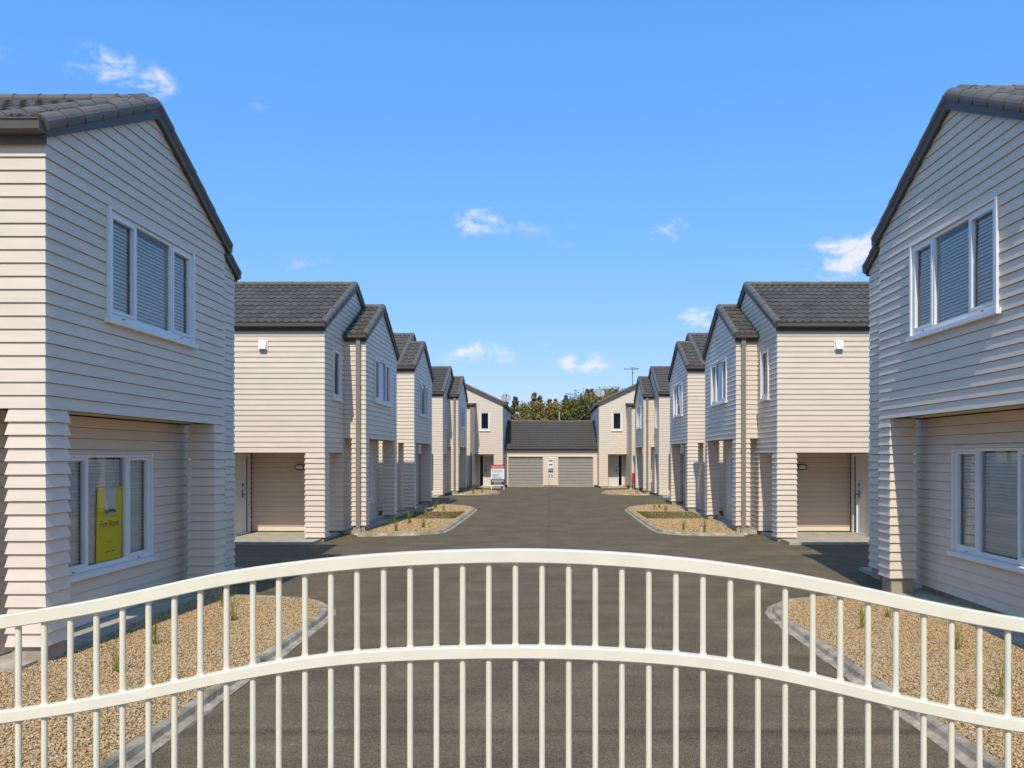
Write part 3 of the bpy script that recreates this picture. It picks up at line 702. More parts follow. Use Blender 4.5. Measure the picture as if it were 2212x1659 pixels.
L3 = townhouse(-1, 33.94, -1, 'pale weatherboard townhouse third from the gate on the left, gable over the gravel island', False, vent_on=False)
R3 = townhouse(1, 33.94, -1, 'pale weatherboard townhouse third from the gate on the right, gable over the gravel island', False, vent_on=False)
L4 = townhouse(-1, 39.55, 1, 'pale weatherboard townhouse fourth from the gate on the left, just before the end house', False, pipes=True)
R4 = townhouse(1, 39.55, 1, 'pale weatherboard townhouse fourth from the gate on the right, just before the end house', False, pipes=True)

# ------------------------------------------------------------------ end houses: a bay plus a wing that faces the camera
def end_house(s, label):
    h = House(s, 50.5, 1, 'end_townhouse', label, False, 'end townhouses beside the garages')
    h.root.location = (s*5, 55, 0); WL[h.root] = Vector((s*5, 55, 0))
    q0, q1, D_ = 3.1, 6.2, 10.0; t = .466
    # front wall with the roof running up away from the driveway centre
    def front():
        ze, zr = 5.36, 5.36+(q1-q0)*t
        def top(q): return ze+(q-q0)*t
        holes = [(3.66, 4.88, .10, 2.16), (3.95, 4.53, 3.70, 4.86)]
        bk, bd = MB(), MB()
        zs = [ZG+(k-1)*CH for k in range(60)]
        for za in zs:
            zb = za+CH; cuts = sorted({za, zb-SLOT}|{v for hh in holes for v in hh[2:] if za < v < zb-SLOT})
            for a, b in zip(cuts[:-1], cuts[1:]):
                if b-a < 1e-4: continue
                lo_a = max(q0, q0+(a-ze)/t); lo_b = max(q0, q0+(b-ze)/t)
                if lo_a >= q1-.02: continue
                segs = [(None, q1)]
                for hh in sorted(holes):
                    if hh[2] < b-1e-5 and hh[3] > a+1e-5:
                        l, r = segs.pop(); segs += [(l, hh[0]), (hh[1], r)]
                for l, r in segs:
                    la, lb = (lo_a, min(lo_b, r)) if l is None else (l, l)
                    oa, ob_ = [OT+(OB-OT)*(zb-z)/CH for z in (a, b)]; b2 = b+SLOT if b > zb-SLOT-1e-6 else b
                    ma, mb_ = (oa, ob_) if l is None else (0, 0)
                    bd.hexa([h.P(la-ma*(la <= q0),-oa,a), h.P(r,-oa,a), h.P(r,.003,a), h.P(la,.003,a), h.P(lb-mb_*(lb <= q0),-ob_,b), h.P(r,-ob_,b), h.P(r,.003,b), h.P(lb,.003,b)])
                    bk.hexa([h.P(la,.004,a), h.P(r,.004,a), h.P(r,.11,a), h.P(la,.11,a), h.P(lb,.004,b2), h.P(r,.004,b2), h.P(r,.11,b2), h.P(lb,.11,b2)])
        w = bk.build('wall', 'lining', h.root); bd.build('weatherboard_cladding', 'board', w, kind='stuff')
    front()
    h.wall((q0, 0), (0, 1), (-1, 0), D_, ZG-CH, 5.30, holes=[(4.2, 5.6, 3.7, 4.9)], mitre=(1, 0))
    h.window((q0, 0), (0, 1), (-1, 0), 4.2, 5.6, 3.7, 4.9, [(4.234, 4.88, True), (4.92, 5.566, False)], slats=False)
    h.window((q0, 0), (1, 0), (0, -1), .85, 1.43, 3.70, 4.86, [(.884, 1.396, True)], slats=False)
    # entry recess
    h.wall((3.66, 1.3), (1, 0), (0, -1), 1.22, .1, 2.16, holes=[(.03, 1.05, .1, 2.12)], mitre=(0, 0))
    h.wall((3.66, .11), (0, 1), (1, 0), 1.19, .1, 2.16, mitre=(0, 0)); h.wall((4.88, .11), (0, 1), (-1, 0), 1.19, .1, 2.16, mitre=(0, 0))
    m = MB(); m.box(h.P(3.6, .004, 2.172), h.P(4.95, 1.4, 2.21)); m.build('soffit', 'soffit', h.root)
    door_set(h, (3.66, 1.3), (1, 0), (0, -1), .03, 1.05, .06, 2.12, False)
    m = MB(); m.box(h.P(3.2, -.3, -.02), h.P(4.9, 1.5, .055)); m.build('door_step', 'concrete', h.root)
    # sloping roof
    ze, zr = 5.44, 5.44+(q1-q0+.1)*t; m = MB()
    m.hexa([h.P(q0-.12,-.12,ze-.12), h.P(q1,-.12,zr-.12), h.P(q1,D_,zr-.12), h.P(q0-.12,D_,ze-.12), h.P(q0-.12,-.12,ze), h.P(q1,-.12,zr), h.P(q1,D_,zr), h.P(q0-.12,D_,ze)])
    m.hexa([h.P(q1,-.12,zr-.12), h.P(q1+3.2,-.12,ze-.12), h.P(q1+3.2,D_,ze-.12), h.P(q1,D_,zr-.12), h.P(q1,-.12,zr), h.P(q1+3.2,-.12,ze), h.P(q1+3.2,D_,ze), h.P(q1,D_,zr)])
    rf = m.build('roof', 'tile', h.root)
    jc = MB(); h.caps(rf, h.P(q0-.1, -.1, ze+.02), h.P(q1, -.1, zr+.02), h.D(-.3, -.5, .8), 'barge_cap', False, jc); jc.build('capping', 'cap', rf, recalc=False, kind='stuff')
    b = MB(); b.hexa([h.P(q0-.13,-.15,ze-.16), h.P(q1,-.15,zr-.16), h.P(q1,-.122,zr-.16), h.P(q0-.13,-.122,ze-.16), h.P(q0-.13,-.15,ze+.03), h.P(q1,-.15,zr+.03), h.P(q1,-.122,zr+.03), h.P(q0-.13,-.122,ze+.03)])
    b.build('barge_board', 'cap', rf)
    g = MB(); g.box(h.P(q0-.24, -.1, ze-.12), h.P(q0-.125, D_, ze)); g.build('gutter', 'gutter', rf)
    # bay in front, like those of the row
    h2 = h; h2.Y0, h2.hy = 48.45, 1
    hb = 4.2; zr_b = EAVE+2.22*TP
    h.wall((QB, 0), (1, 0), (0, -1), QE-QB, ZG, 5.1, mitre=(1, 0)); h.wall((QB, 0), (0, 1), (-1, 0), 2.05, ZG, 5.1, mitre=(1, 0))
    m = MB(); m.hexa([h.P(QB-.1,-.12,EAVE-.06), h.P(QE,-.12,EAVE-.06), h.P(QE,2.05,EAVE+.12), h.P(QB-.1,2.05,EAVE+.12), h.P(QB-.1,-.12,EAVE), h.P(QE,-.12,EAVE), h.P(QE,2.05,EAVE+.18), h.P(QB-.1,2.05,EAVE+.18)])
    rb = m.build('bay_roof', 'tile', h.root); h.gutter(rb, QB-.08, QE, -.12, -1, EAVE)
    h.downpipe(QB+.02, -.02, .08, 5.15)
    m = MB(); m.box(h.P(QB+.1, .1, -.02), h.P(QE, 4.0, .22)); m.build('foundation', 'pad', h.root)
    m = MB(); m.box(h.P(3.18, 2.1, -.02), h.P(3.6, 4.0, .1)); m.build('foundation', 'pad', h.root)
    return h
LE = end_house(-1, 'weatherboard end house left of the garages, behind the sale sign'); RE = end_house(1, 'weatherboard end house right of the garages, under the television antenna')

# ------------------------------------------------------------------ garages
def garages():
    YF = 52.3
    g = thing('garage_block', 'low weatherboard double garage with grey roller doors closing the driveway', 'garage', (0, YF, 0))
    x0, x1 = -3.08, 3.08
    holes = [(-2.87, -.48), (.44, 2.84)]
    bk, bd = MB(), MB(); k = -1
    z0 = ZG+k*CH
    while z0 < 2.5:
        za, zb = z0, min(z0+CH, 2.5)
        for a, b in ((za, min(zb, 2.05)), (max(za, 2.05), zb)):
            if b-a < 1e-4: continue
            segs = [(x0, -2.87), (-.48, .44), (2.84, x1)] if b <= 2.0501 else [(x0, x1)]
            oa, ob_ = [OT+(OB-OT)*(z0+CH-z)/CH for z in (a, b)]
            bt = b-SLOT if abs(b-z0-CH) < 1e-5 else b
            for l, r in segs:
                if bt-a > .003: bd.hexa([(l,YF-oa,a), (r,YF-oa,a), (r,YF+.003,a), (l,YF+.003,a), (l,YF-ob_,bt), (r,YF-ob_,bt), (r,YF+.003,bt), (l,YF+.003,bt)])
                bk.box((l, YF+.004, a), (r, YF+.14, b))
        z0 += CH
    w = bk.build('wall', 'lining', g); bd.build('weatherboard_cladding', 'board', w, kind='stuff')
    for l, r in holes:
        fr = MB(); fr.box((l, YF-.05, 0), (l+.05, YF+.1, 2.05)); fr.box((r-.05, YF-.05, 0), (r, YF+.1, 2.05)); fr.box((l+.05, YF-.05, 1.985), (r-.05, YF+.1, 2.05))
        d = fr.build('garage_door', 'board', g); first = None; n = 10; hh = (1.965-.03)/n
        for i in range(n):
            z = .03+i*hh
            if first is None:
                p = MB(); a, b = l+.055, r-.055
                p.hexa([(a,YF+.06,z+.008), (b,YF+.06,z+.008), (b,YF+.10,z+.008), (a,YF+.10,z+.008), (a,YF+.06,z+hh-.008), (b,YF+.06,z+hh-.008), (b,YF+.10,z+hh-.008), (a,YF+.10,z+hh-.008)])
                p.hexa([(a,YF+.048,z+.03), (b,YF+.048,z+.03), (b,YF+.0595,z+.02), (a,YF+.0595,z+.02), (a,YF+.048,z+hh-.03), (b,YF+.048,z+hh-.03), (b,YF+.0595,z+hh-.02), (a,YF+.0595,z+hh-.02)])
                first = p.build('door_slat', 'garage', d)
            else: place('door_slat', first.data, WL[first]+Vector((0, 0, i*hh)), d)
        bkp = MB(); bkp.box((l+.05, YF+.105, .0), (r-.05, YF+.12, 2.0)); bkp.build('door_backing', 'garage', d)
        ap = MB(); ap.box((l-.02, YF-.35, -.02), (r+.02, YF+.1, .028)); ap.build('threshold', 'concrete', g)
    H_ = 3.3; ze, zr = 2.63, 4.44; tp = (zr-ze)/H_; ya = YF-.15
    m = MB(); m.hexa([(x0,ya,ze-.06), (x1,ya,ze-.06), (x1,ya+H_,zr-.06), (x0,ya+H_,zr-.06), (x0,ya,ze), (x1,ya,ze), (x1,ya+H_,zr), (x0,ya+H_,zr)])
    m.hexa([(x0,ya+H_,zr-.06), (x1,ya+H_,zr-.06), (x1,ya+2*H_,ze-.06), (x0,ya+2*H_,ze-.06), (x0,ya+H_,zr), (x1,ya+H_,zr), (x1,ya+2*H_,ze), (x0,ya+2*H_,ze)])
    rf = m.build('roof', 'tile', g); jt = MB()
    L_ = math.hypot(H_, zr-ze); n = 11; ex = L_/n; c = H_/L_; sn = (zr-ze)/L_
    rot = Matrix(((1,0,0), (0,c,sn), (0,-sn,c))).transposed()
    for r in range(n):
        x = x0-(.2 if r % 2 else 0)
        while x < x1-.02:
            a, b = max(x, x0), min(x+.4, x1)
            if b-a > .03: jt.add(TILE_V, TILE_F, Matrix.Translation(Vector(((a+b)/2, ya+r*ex*c, ze+r*ex*sn))) @ (rot @ Matrix.Diagonal(((b-a)/.4, ex/.36, 1))).to_4x4())
            x += .4
    jt.build('roof_tiling', 'tile', rf, recalc=False, kind='stuff')
    jc = MB(); nn = 18
    for i in range(nn):
        jc.add(CAP_V, CAP_F, Matrix.Translation(Vector((x0+i*(x1-x0)/nn, ya+H_, zr+.03))) @ Matrix(((0,1,0), (1,0,0), (0,0,1))).to_4x4())
    jc.build('capping', 'cap', rf, recalc=False, kind='stuff')
    gu = MB(); gu.box((x0+.02, ya-.13, ze-.12), (x1-.02, ya-.005, ze+.0)); gu.build('gutter', 'gutter', rf)
    fa = MB(); fa.box((x0+.02, ya-.004, ze-.19), (x1-.02, ya+.016, ze-.02)); fa.build('fascia', 'barge', rf)
    ef = MB(); ef.box((x0+.02, ya+.017, ze-.17), (x1-.02, YF+.05, ze-.145)); ef.build('eave_soffit', 'barge', rf)
    sw = MB(); sw.box((x0, YF+5.9, 0), (x1, YF+6.0, 2.5)); sw.build('back_wall', 'lining', g)
    # meter box with two dark slots and taps under it
    mb = MB(); mb.box((-.185, YF-.13, 1.22), (.165, YF-.036, 1.86)); p = mb.build('meter_box', 'white', g)
    for z in (1.72, 1.46):
        q = MB(); q.box((-.135, YF-.137, z-.035), (.115, YF-.1305, z+.035)); q.build('box_window', 'dark', p)
    q = MB(); q.box((-.17, YF-.12, 1.06), (.15, YF-.04, 1.195)); q.build('box_tray', 'garage', p)
    t = MB(); t.tube([(-.13, YF-.05, .1), (-.13, YF-.05, .78), (-.13, YF-.11, .8)], .014, 6); tp_ = t.build('tap_pipe', 'pipe', g)
    t = MB(); t.tube([(-.15, YF-.12, .80), (-.10, YF-.14, .79), (-.06, YF-.12, .74)], .018, 6); t.build('tap', 'lampbase', tp_)
    t = MB(); t.tube([(.06, YF-.05, .1), (.06, YF-.05, .78), (.06, YF-.11, .8)], .014, 6); tp_ = t.build('tap_pipe', 'board', g)
    t = MB(); t.tube([(.0, YF-.12, .80), (.07, YF-.14, .79), (.12, YF-.12, .74)], .018, 6); t.build('tap', 'lampbase', tp_)
    ft = MB(); ft.box((-.44, YF+.01, -.02), (.40, YF+.13, .1)); ft.build('foundation', 'pad', g)
garages()

# ------------------------------------------------------------------ gate
def gate():
    th = R(-1.9); ct, st = math.cos(th), math.sin(th); Y = 3.22
    def W(t, o, z): return Vector((t*ct-o*st, Y+t*st+o*ct, z))
    def ray(u, v):          # height on the gate plane of a photographed point
        k = (u-1190)/1700; t = k*Y/(ct-k*st); y = Y+t*st; return t, 2.07-(v-984)/1700*y
    top = [ray(*p) for p in [(-250,1368), (0,1329), (106,1313), (214,1295), (334,1268), (486,1232), (681,1207.5), (822,1194), (1068,1184), (1244,1186.5), (1460,1201.5), (1635,1224), (1780,1250), (1920,1279.5), (2046,1308), (2212,1337), (2500,1378)]]
    mid = [ray(*p) for p in [(-250,1567), (0,1536), (106,1522), (214,1505), (334,1481), (486,1446), (681,1413), (822,1401), (1068,1393.5), (1244,1395.5), (1460,1407), (1635,1430), (1780,1461), (1920,1497), (2046,1525), (2212,1556), (2500,1590)]]
    def curve(pts):
        ts = np.array([p[0] for p in pts]); zs = np.array([p[1] for p in pts]); f = np.linspace(ts[0], ts[-1], 160)
        z = np.interp(f, ts, zs); ker = np.hanning(25); ker /= ker.sum()
        pad = np.concatenate([z[0]+(z[1]-z[0])*np.arange(-12, 0), z, z[-1]+(z[-1]-z[-2])*np.arange(1, 13)])
        return f, np.convolve(pad, ker, 'valid')
    g = thing('driveway_gate', 'cream painted steel gate with arched rails and upright bars across the driveway', 'gate', W(0, 0, 0))
    def rail(name, f, z, hgt, dep, ztop=True):
        m = MB(); rings = []
        for i in range(len(f)):
            a = np.array([f[min(i+1, len(f)-1)]-f[max(i-1, 0)], z[min(i+1, len(f)-1)]-z[max(i-1, 0)]]); a /= np.linalg.norm(a); nx, nz = -a[1], a[0]
            r_ = .004; hw = dep/2; prof = [(-hw+r_, 0), (hw-r_, 0), (hw, -r_), (hw, -hgt+r_), (hw-r_, -hgt), (-hw+r_, -hgt), (-hw, -hgt+r_), (-hw, -r_)]
            rings.append([W(f[i]+nx*d, o, z[i]+nz*d) for o, d in prof])
        m.sweep(rings); return m.build(name, 'gate', g)
    ft, zt = curve(top); rail('top_rail', ft, zt, .056, .052); fm, zm = curve(mid); rail('middle_rail', fm, zm, .049, .05)
    fb = np.array([ft[0], ft[-1]]); rail('bottom_rail', fb, np.array([.13, .13]), .05, .05)
    bars = [40,96,152.5,208.5,265,321,377,433,489.5,546.5,602.5,659,715,771.5,829,886,943,999.5,1056,1113.5,1171,1228.5,1286,1343.5,1401.5,1460,1518.5,1577.5,1637,1696,1755.5,1815,1875,1935,1995,2055,2115.5,2177]
    bars = [40-56*k for k in (4, 3, 2, 1)]+bars+[2177+61.5*k for k in (1, 2, 3, 4)]
    for u in bars:
        k = (u-1190)/1700; t = k*Y/(ct-k*st)
        za = np.interp(t, fm, zm); zb = np.interp(t, ft, zt)
        for a, b in ((.131, za-.046), (za-.002, zb-.053)):
            m = MB(); m.tube([W(t, 0, a), W(t, 0, b)], .0122, 14, cap=False); m.build('bar', 'gate', g, smooth=True)
            # welds at the rail
        m = MB(); m.tube([W(t, 0, za-.004), W(t, 0, za+.006), W(t, 0, za+.012)], [.017, .0155, .0125], 10, cap=False); m.build('weld', 'gate', g, smooth=True)
    for t in (ft[0], ft[-1]):
        m = MB(); m.hexa([W(t+a, o, z) for z in (.08, np.interp(t, ft, zt)) for a, o in ((-.03, -.03), (.03, -.03), (.03, .03), (-.03, .03))]); m.build('stile', 'gate', g)
    for t in (-1.8, 1.8):
        m = MB(); m.tube([W(t, -.02, .04), W(t, .02, .04)], .04, 16); m.build('roller_wheel', 'steel', g)
        m = MB(); m.hexa([W(t+a, o, z) for z in (.035, .0805) for a, o in ((-.03, -.024), (.03, -.024), (.03, -.0205), (-.03, -.0205))]); m.build('wheel_bracket', 'steel', g)
gate()

# ------------------------------------------------------------------ small things
def card(name, verts, mat, parent=None, th=(0, 0, 0), **p):
    m = MB(); a = [Vector(v) for v in verts]; t = Vector(th); m.hexa(a+[v+t for v in a]); return m.build(name, mat, parent, **p)
def lettering(body, size, pos, rot, mat, parent, bold=False):
    me = text_mesh(body, size, bold); me.materials.clear(); me.materials.append(M[mat])
    return place('lettering', me, Vector(pos), parent, rot=rot)
# rental flyer behind the near left window, facing the driveway
def flyer():
    X = -5.45-.036; y0, y1, z0, z1 = 9.49, 10.08, .775, 1.68
    f = thing('rental_flyer', 'yellow for rent flyer standing inside the lower left window', 'sign', (X, (y0+y1)/2, z0))
    card('card', [(X,y0,z0), (X,y1-.04,z0), (X,y1,z1), (X,y0+.03,z1)], 'yellow', f, (-.004, 0, 0))
    card('logo_panel', [(X+.002,y0+.19,1.33), (X+.002,y1-.16,1.33), (X+.002,y1-.16,z1-.005), (X+.002,y0+.19,z1-.005)], 'paper', f, (-.0015, 0, 0))
    rot = Matrix(((0,1,0), (0,0,1), (1,0,0))).transposed()
    rot = Matrix((Vector((0,1,0)), Vector((0,0,1)), Vector((1,0,0)))).transposed()
    lettering('RayWhite', .062, (X+.004, (y0+y1)/2+.015, 1.36), rot, 'ink', f, True)
    lettering('For Rent', .115, (X+.002, (y0+y1)/2, 1.19), rot, 'olive_ink', f)
    for z, w_, c in ((1.0, .09, 'olive_ink'), (.88, .2, 'ink')):
        m = MB(); n = int(w_/.018)
        for i in range(n):
            if i % 4 == 3: continue
            y = (y0+y1)/2-w_/2+i*.018; m.box((X+.0008, y, z-.006), (X+.002, y+.013, z+.006))
        m.build('fine_print', c, f)
flyer()
def sale_sign():
    Y = 47.5; x0, x1 = -3.62, -2.81; z0, z1 = .31, 1.49
    s_ = thing('sale_sign', 'white and black board reading private sale on two white legs', 'sign', ((x0+x1)/2, Y, 0))
    for x in (x0+.01, x1-.05):
        m = MB(); m.box((x, Y+.02, -.02), (x+.045, Y+.06, 1.2)); m.build('leg', 'white', s_)
    m = MB(); m.box((x0, Y, z0), (x1, Y+.018, z1)); b = m.build('board', 'paper', s_)
    m = MB(); m.box((x0-.012, Y-.005, z1-.2), (x1+.012, Y-.0005, z1+.01)); m.build('red_header', 'red', s_)
    m = MB(); m.box((x0, Y-.005, z0), (x1, Y-.0005, z0+.33)); m.build('black_footer', 'ink', s_)
    rot = Matrix((Vector((1,0,0)), Vector((0,0,1)), Vector((0,-1,0)))).transposed()
    lettering('PRIVATE SALE', .118, ((x0+x1)/2, Y-.007, z1-.14), rot, 'paper', s_, True)
    rr = random.Random(3)
    def line(z, xa, xb, hgt, mat):
        m = MB(); x = xa
        while x < xb:
            w_ = rr.uniform(.02, .07); m.box((x, Y-.0065, z), (min(x+w_, xb), Y-.0055 if mat != 'inkgrey' else Y-.001, z+hgt)); x += w_+.014
        m.build('fine_print', mat, s_)
    for z, a, b in ((1.17, .08, .7), (1.075, .1, .66), (.93, .1, .5), (.865, .1, .42), (.8, .1, .5), (.735, .1, .7), (.67, .1, .64)): line(z, x0+a, x0+b, .028, 'inkgrey')
    for z, a, b in ((.55, .06, .76), (.475, .06, .76), (.40, .16, .64)): line(z, x0+a, x0+b, .035, 'paper')
sale_sign()
def red_cabinet():
    x, Y = 5.06, 48.25
    r_ = thing('fire_hydrant_marker', 'red upright hydrant marker box by the wall near the right end house', 'marker', (x, Y, 0))
    m = MB(); m.tube([(x, Y, -.02), (x, Y, .45)], .035, 10); m.build('stem', 'dishgrey', r_)
    m = MB(); m.box((x-.085, Y-.06, .43), (x+.085, Y+.06, 1.0)); m.build('box', 'red', r_)
    m = MB(); m.box((x-.06, Y-.066, .5), (x+.06, Y-.0605, .93)); m.build('box_door', 'red', r_)
    m = MB(); m.box((x+.03, Y-.08, .68), (x+.045, Y-.0665, .78)); m.build('latch', 'steel', r_)
red_cabinet()
def dish(x, y, z, r, zb, label, face):
    d = thing('satellite_dish', label, 'dish', (x, y, zb), 'satellite dishes on the end houses')
    f = Vector(face).normalized(); a = f.cross(Vector((0,0,1))).normalized(); b = a.cross(f); c = Vector((x, y, z))
    m = MB(); rings = []
    for k in range(6):
        rr = r*k/5 if k else .004; rings.append([c-f*(.22*r*(1-(rr/r)**2))+(a*math.cos(t)+b*math.sin(t)*1.05)*rr for t in [2*math.pi*i/24 for i in range(24)]])
    rings += [[p-f*.012 for p in rg] for rg in reversed(rings)]
    m.sweep(rings, cap=False); m.build('reflector', 'dishgrey', d, smooth=True)
    m = MB(); m.tube([Vector((x, y+.05, zb)), Vector((x, y+.05, z-.15)), c-f*(.2*r)], .025, 8); m.build('mast', 'metal_dark', d)
    m = MB(); m.tube([c-b*r*.95, c-b*r*.35+f*r*1.05], .012, 6); m.build('feed_arm', 'metal_dark', d)
    m = MB(); m.tube([c-b*r*.35+f*r*.98, c-b*r*.25+f*r*1.2], .04, 8); m.build('receiver', 'metal_dark', d)
dish(-3.38, 59, 6.42, .36, 5.5, 'grey satellite dish on the left end house roof, against the trees', (.15, -.8, .5))
dish(3.66, 59, 6.80, .40, 5.6, 'grey satellite dish on the right end house roof, above the garage ridge', (.15, -.8, .5))
def antenna(x, y, zb, zt, sc, label, name='television_antenna'):
    d = thing(name, label, 'antenna', (x, y, zb)); m = MB(); m.tube([(x, y, zb), (x, y, zt)], .02*sc, 8); m.build('mast', 'metal_dark', d)
    m = MB(); m.tube([(x-.52*sc*1.0, y, zt-.05), (x+.36*sc, y, zt-.05)], .018*sc, 6); m.build('boom', 'metal_dark', d)
    for i, xx in enumerate((-.5, -.42, -.3, -.14, -.06, .04, .12, .2, .28, .34)):
        l = .08+.05*(i % 3)
        m = MB(); m.tube([(x+xx*sc, y-l, zt-.05-.05*sc), (x+xx*sc, y+l, zt-.05+.05*sc)], .014*sc, 6); m.build('element', 'metal_dark', d)
    m = MB(); m.tube([(x-.1*sc, y, zt+.06), (x+.36*sc, y, zt-.02)], .015*sc, 6); m.build('stay', 'metal_dark', d)
    m = MB(); m.box((x-.04*sc, y-.04, zt-.36*sc), (x+.04*sc, y+.04, zt-.26*sc)); m.build('amplifier', 'metal_dark', d)
antenna(5.5, 53, 6.3, 7.95, 1.1, 'dark television antenna on a thin mast above the right end house')
pl = thing('utility_pole', 'pale thin utility pole standing in front of the trees', 'pole', (.78, 72, 0))
m = MB(); m.tube([(.78, 72, 0), (.78, 72, 6.1)], [.09, .06], 8); m.build('shaft', 'pole', pl)
m = MB(); m.box((.5, 71.95, 5.1), (1.1, 72.0, 5.2)); m.build('crossarm', 'pole', pl)

def sedge(x, y, h, n, label):
    g = thing('sedge_plant', label, 'plant', (x, y, .06), 'young sedge plants in the gravel'); V, F, T = [], [], []
    for i in range(n):
        a = random.uniform(0, 2*math.pi); L = h*random.uniform(.55, 1.1); lean = random.uniform(.08, .75); w = random.uniform(.003, .005)*(1+y*.03); bx_, by = x+random.gauss(0, .018), y+random.gauss(0, .018)
        d = Vector((math.cos(a), math.sin(a), 0)); sd = Vector((-math.sin(a), math.cos(a), 0)); p = Vector((bx_, by, .055)); i0 = len(V); tn = random.random()
        for k in range(5):
            t = k/4; c = p+d*(L*lean*t*t)+Vector((0, 0, L*t*(1-.25*lean*t))); ww = w*(1-t*.93)
            V += [c-sd*ww, c+sd*ww]; T += [tn*.7+.3*t]*2
        for k in range(4): F.append((i0+2*k, i0+2*k+1, i0+2*k+3, i0+2*k+2))
    me = bpy.data.meshes.new('leaves'); c = Vector((x, y, .06)); me.from_pydata([tuple(Vector(v)-c) for v in V], [], F); me.materials.append(M['sedge'])
    at = me.attributes.new('tone', 'FLOAT', 'POINT'); at.data.foreach_set('value', np.array(T, np.float32)); place('leaves', me, c, g)
def gp(u, v): y = (2.07-.06)*1700/(v-984); return (u-1190)*y/1700, y
for u, v, h, lb in [(335,1392,.42,'upright green sedge in the left gravel, beside the lower window'), (250,1452,.36,'sparse thin sedge in the left gravel, nearest the near post'),
                (502,1342,.42,'green sedge at the far end of the left gravel bed, before the second post'), (482,1312,.34,'small sedge right at the foot of the second left post'),
                (1863,1360,.40,'slender sedge in the right gravel bed, left of the two by the post'), (1918,1335,.24,'low sedge tuft below the right post'),
                (2067,1404,.42,'upright sedge in the right gravel bed, under the window'), (2166,1508,.44,'leaning sedge in the right gravel nearest the gate'),
                (856,1148,.42,'sedge at the near left corner of the left middle gravel island'), (884,1131,.5,'bushy sedge in shade on the left middle gravel island'), (915,1141,.36,'sedge near the kerb on the left middle gravel island, in the sun'),
                (920,1116,.3,'sedge by the posts on the left middle gravel island'), (941,1098,.42,'far sedge by the wall on the left middle gravel island'), (958,1104,.32,'far sedge by the kerb on the left middle gravel island'),
                (1476,1146,.42,'sedge near the kerb on the right middle gravel island'), (1522,1150,.55,'tall sedge by the post on the right middle gravel island'),
                (1438,1108,.4,'sedge in the far part of the right middle gravel island, nearest the wall'), (1414,1101,.36,'far sedge in the right middle gravel island, nearest the kerb'), (1424,1098,.3,'farthest sedge of the right middle gravel island'),
                (1022,1067,.6,'bushy sedge on the small island by the left end house'), (1041,1065,.4,'smaller sedge on the small island by the left end house'),
                (1376,1067,.45,'sedge on the small island by the right end house'), (1394,1067,.4,'sedge nearest the wall on the small right island')]:
    x, y = gp(u, v); sedge(x, y, h*1.12, 15 if y < 15 else 26, lb)

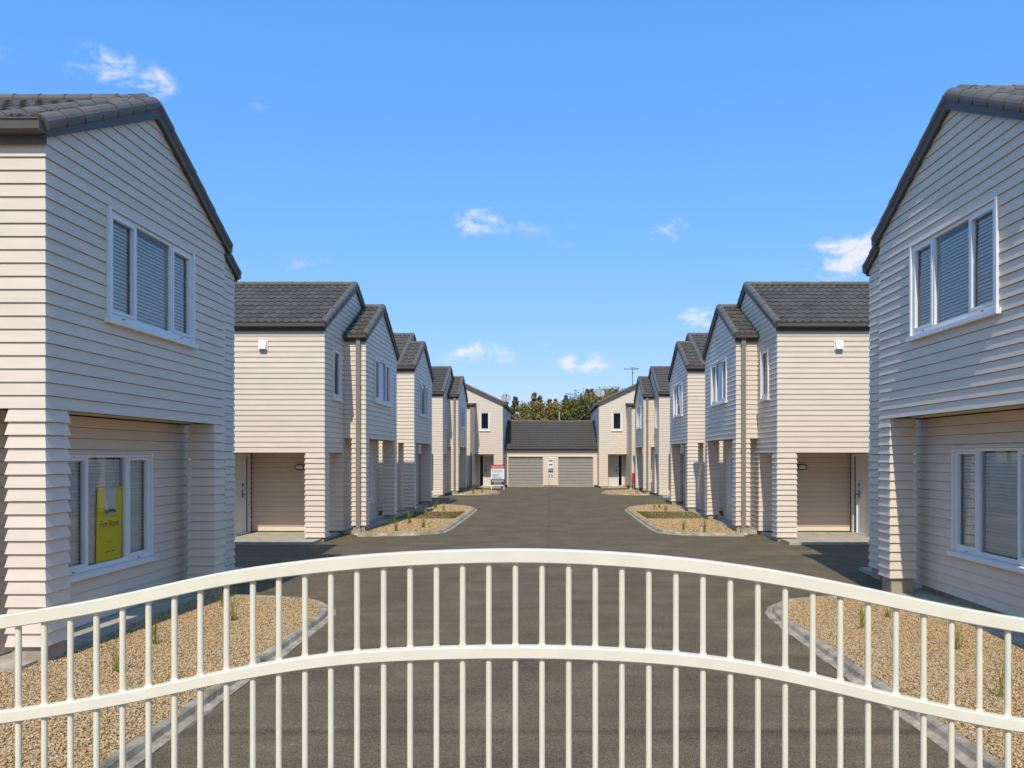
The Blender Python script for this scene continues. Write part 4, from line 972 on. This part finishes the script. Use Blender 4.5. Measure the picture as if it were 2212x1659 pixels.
# ------------------------------------------------------------------ trees behind the garages
def tree(x, y, H, W, mat, label, conif, n=3800, seed=0):
    r = np.random.default_rng(seed); g = thing('conifer_tree' if conif else 'broadleaf_tree', label, 'tree', (x, y, 0), 'trees behind the garages')
    tr = MB(); pts = [(x, y, 0), (x+r.normal(0, .08), y, H*.4), (x+r.normal(0, .1), y, H*.93)]; tr.tube(pts, [.2, .13, .02], 8)
    for i in range(14):
        t = .25+.65*i/14; a = r.uniform(0, 6.28); L = W*(.95*(1-t)+.12) if conif else W*math.sqrt(max(.05, 1-((t-.5)/.52)**2))*.8
        p = Vector((x, y, H*t)); tr.tube([p, p+Vector((math.cos(a)*L*.6, math.sin(a)*L*.6, L*.22)), p+Vector((math.cos(a)*L, math.sin(a)*L, L*.3))], [.05, .03, .01], 5)
    tr.build('trunk', 'bark', g)
    # clumps, then leaf faces about each clump
    nc = 170; cl = []
    while len(cl) < nc:
        t = r.uniform(.08, 1.0); a = r.uniform(0, 6.28)
        if conif: rad = W*(1.0-t)**.85*(.8+.2*math.sin(t*40+a*2))+.04; rr = rad*math.sqrt(r.uniform(.25, 1)); z = H*t
        else:
            rad = W*math.sqrt(max(0, 1-((t-.52)/.5)**2)); rr = rad*math.sqrt(r.uniform(.2, 1)); z = H*t
        cl.append((x+math.cos(a)*rr, y+math.sin(a)*rr, z, r.uniform(0, 1)))
    cl = np.array(cl); k = r.integers(0, nc, n); sp = (.30*np.clip(1.25-cl[k, 2]/H, .25, 1) if conif else .36*np.ones(n))
    C = cl[k, :3]+r.normal(0, 1, (n, 3))*sp[:, None]*np.array([1, 1, .62]); tone = np.clip(cl[k, 3]*.65+r.uniform(0, .35, n), 0, 1)
    s = r.uniform(.07, .17, n); A = r.normal(0, 1, (n, 3)); A /= np.linalg.norm(A, axis=1)[:, None]; B = np.cross(A, r.normal(0, 1, (n, 3))); B /= np.linalg.norm(B, axis=1)[:, None]
    V = np.stack([C-A*s[:, None], C+B*(s*.6)[:, None], C+A*s[:, None], C-B*(s*.6)[:, None]], 1).reshape(-1, 3); o = np.array((x, y, H*.5)); V -= o
    me = bpy.data.meshes.new('crown'); me.from_pydata(V.tolist(), [], np.arange(4*n).reshape(-1, 4).tolist()); me.materials.append(M[mat])
    at = me.attributes.new('tone', 'FLOAT', 'POINT'); at.data.foreach_set('value', np.repeat(tone, 4).astype(np.float32)); place('crown', me, Vector(o), g)
TREES = [ # zoomed x, top y, half width m, material, conifer, depth
 (490,520,1.5,'leaf_green',1,84,'dark conifer half hidden behind the left satellite dish'), (600,450,1.7,'leaf_green',1,86,'dark green conifer right of the left satellite dish'), (690,520,1.4,'leaf_green',1,82,'small green conifer between the dark conifer and the tallest spire'),
 (820,402,1.6,'leaf_olive',1,88,'tallest slim conifer left of the middle of the garage roof'), (885,436,1.3,'leaf_olive',1,85,'slim conifer just right of the tallest spire'), (770,545,1.7,'leaf_olive',0,79,'low pale bushy tree in front of the spires'),
 (1000,478,1.6,'leaf_olive',1,86,'olive conifer left of the utility pole'), (930,540,1.5,'leaf_olive',0,80,'low olive bush left of the utility pole'), (1070,478,1.3,'leaf_brown',1,88,'narrow brown conifer behind the utility pole'),
 (1190,440,1.8,'leaf_green',1,86,'broad dark conifer right of the utility pole'), (1130,535,1.6,'leaf_olive',0,80,'low olive bush just right of the utility pole'), (1350,418,2.0,'leaf_olive',0,84,'large rounded olive tree left of the right satellite dish'),
 (1270,510,1.5,'leaf_green',0,80,'dark low tree in front of the rounded olive tree'), (1440,366,1.5,'leaf_brown',1,88,'tall rust brown conifer near the right satellite dish'), (1490,362,1.5,'leaf_brown',1,90,'tallest rust brown conifer beside the right dish'),
 (1560,420,2.0,'leaf_olive',0,85,'olive tree behind the right satellite dish'), (1420,480,1.7,'leaf_green',0,79,'dark bushy tree under the right dish'), (1650,398,1.8,'leaf_olive',0,88,'olive tree peeping over the right end house roof'), (1735,368,1.5,'leaf_olive',0,90,'tree top showing above the right end house roof')]
for i, (zx, zy, W, mt, cf, Y, lb) in enumerate(TREES):
    u = (1030+zx/5.267)*.9732; v = (800+zy/5.267)*.9732
    tree((u-1190)*Y/1700, Y, 2.07+(984-(v-4))*Y/1700, W*(1.12 if cf else 1.35), mt, lb, cf, n=5200, seed=100+i)
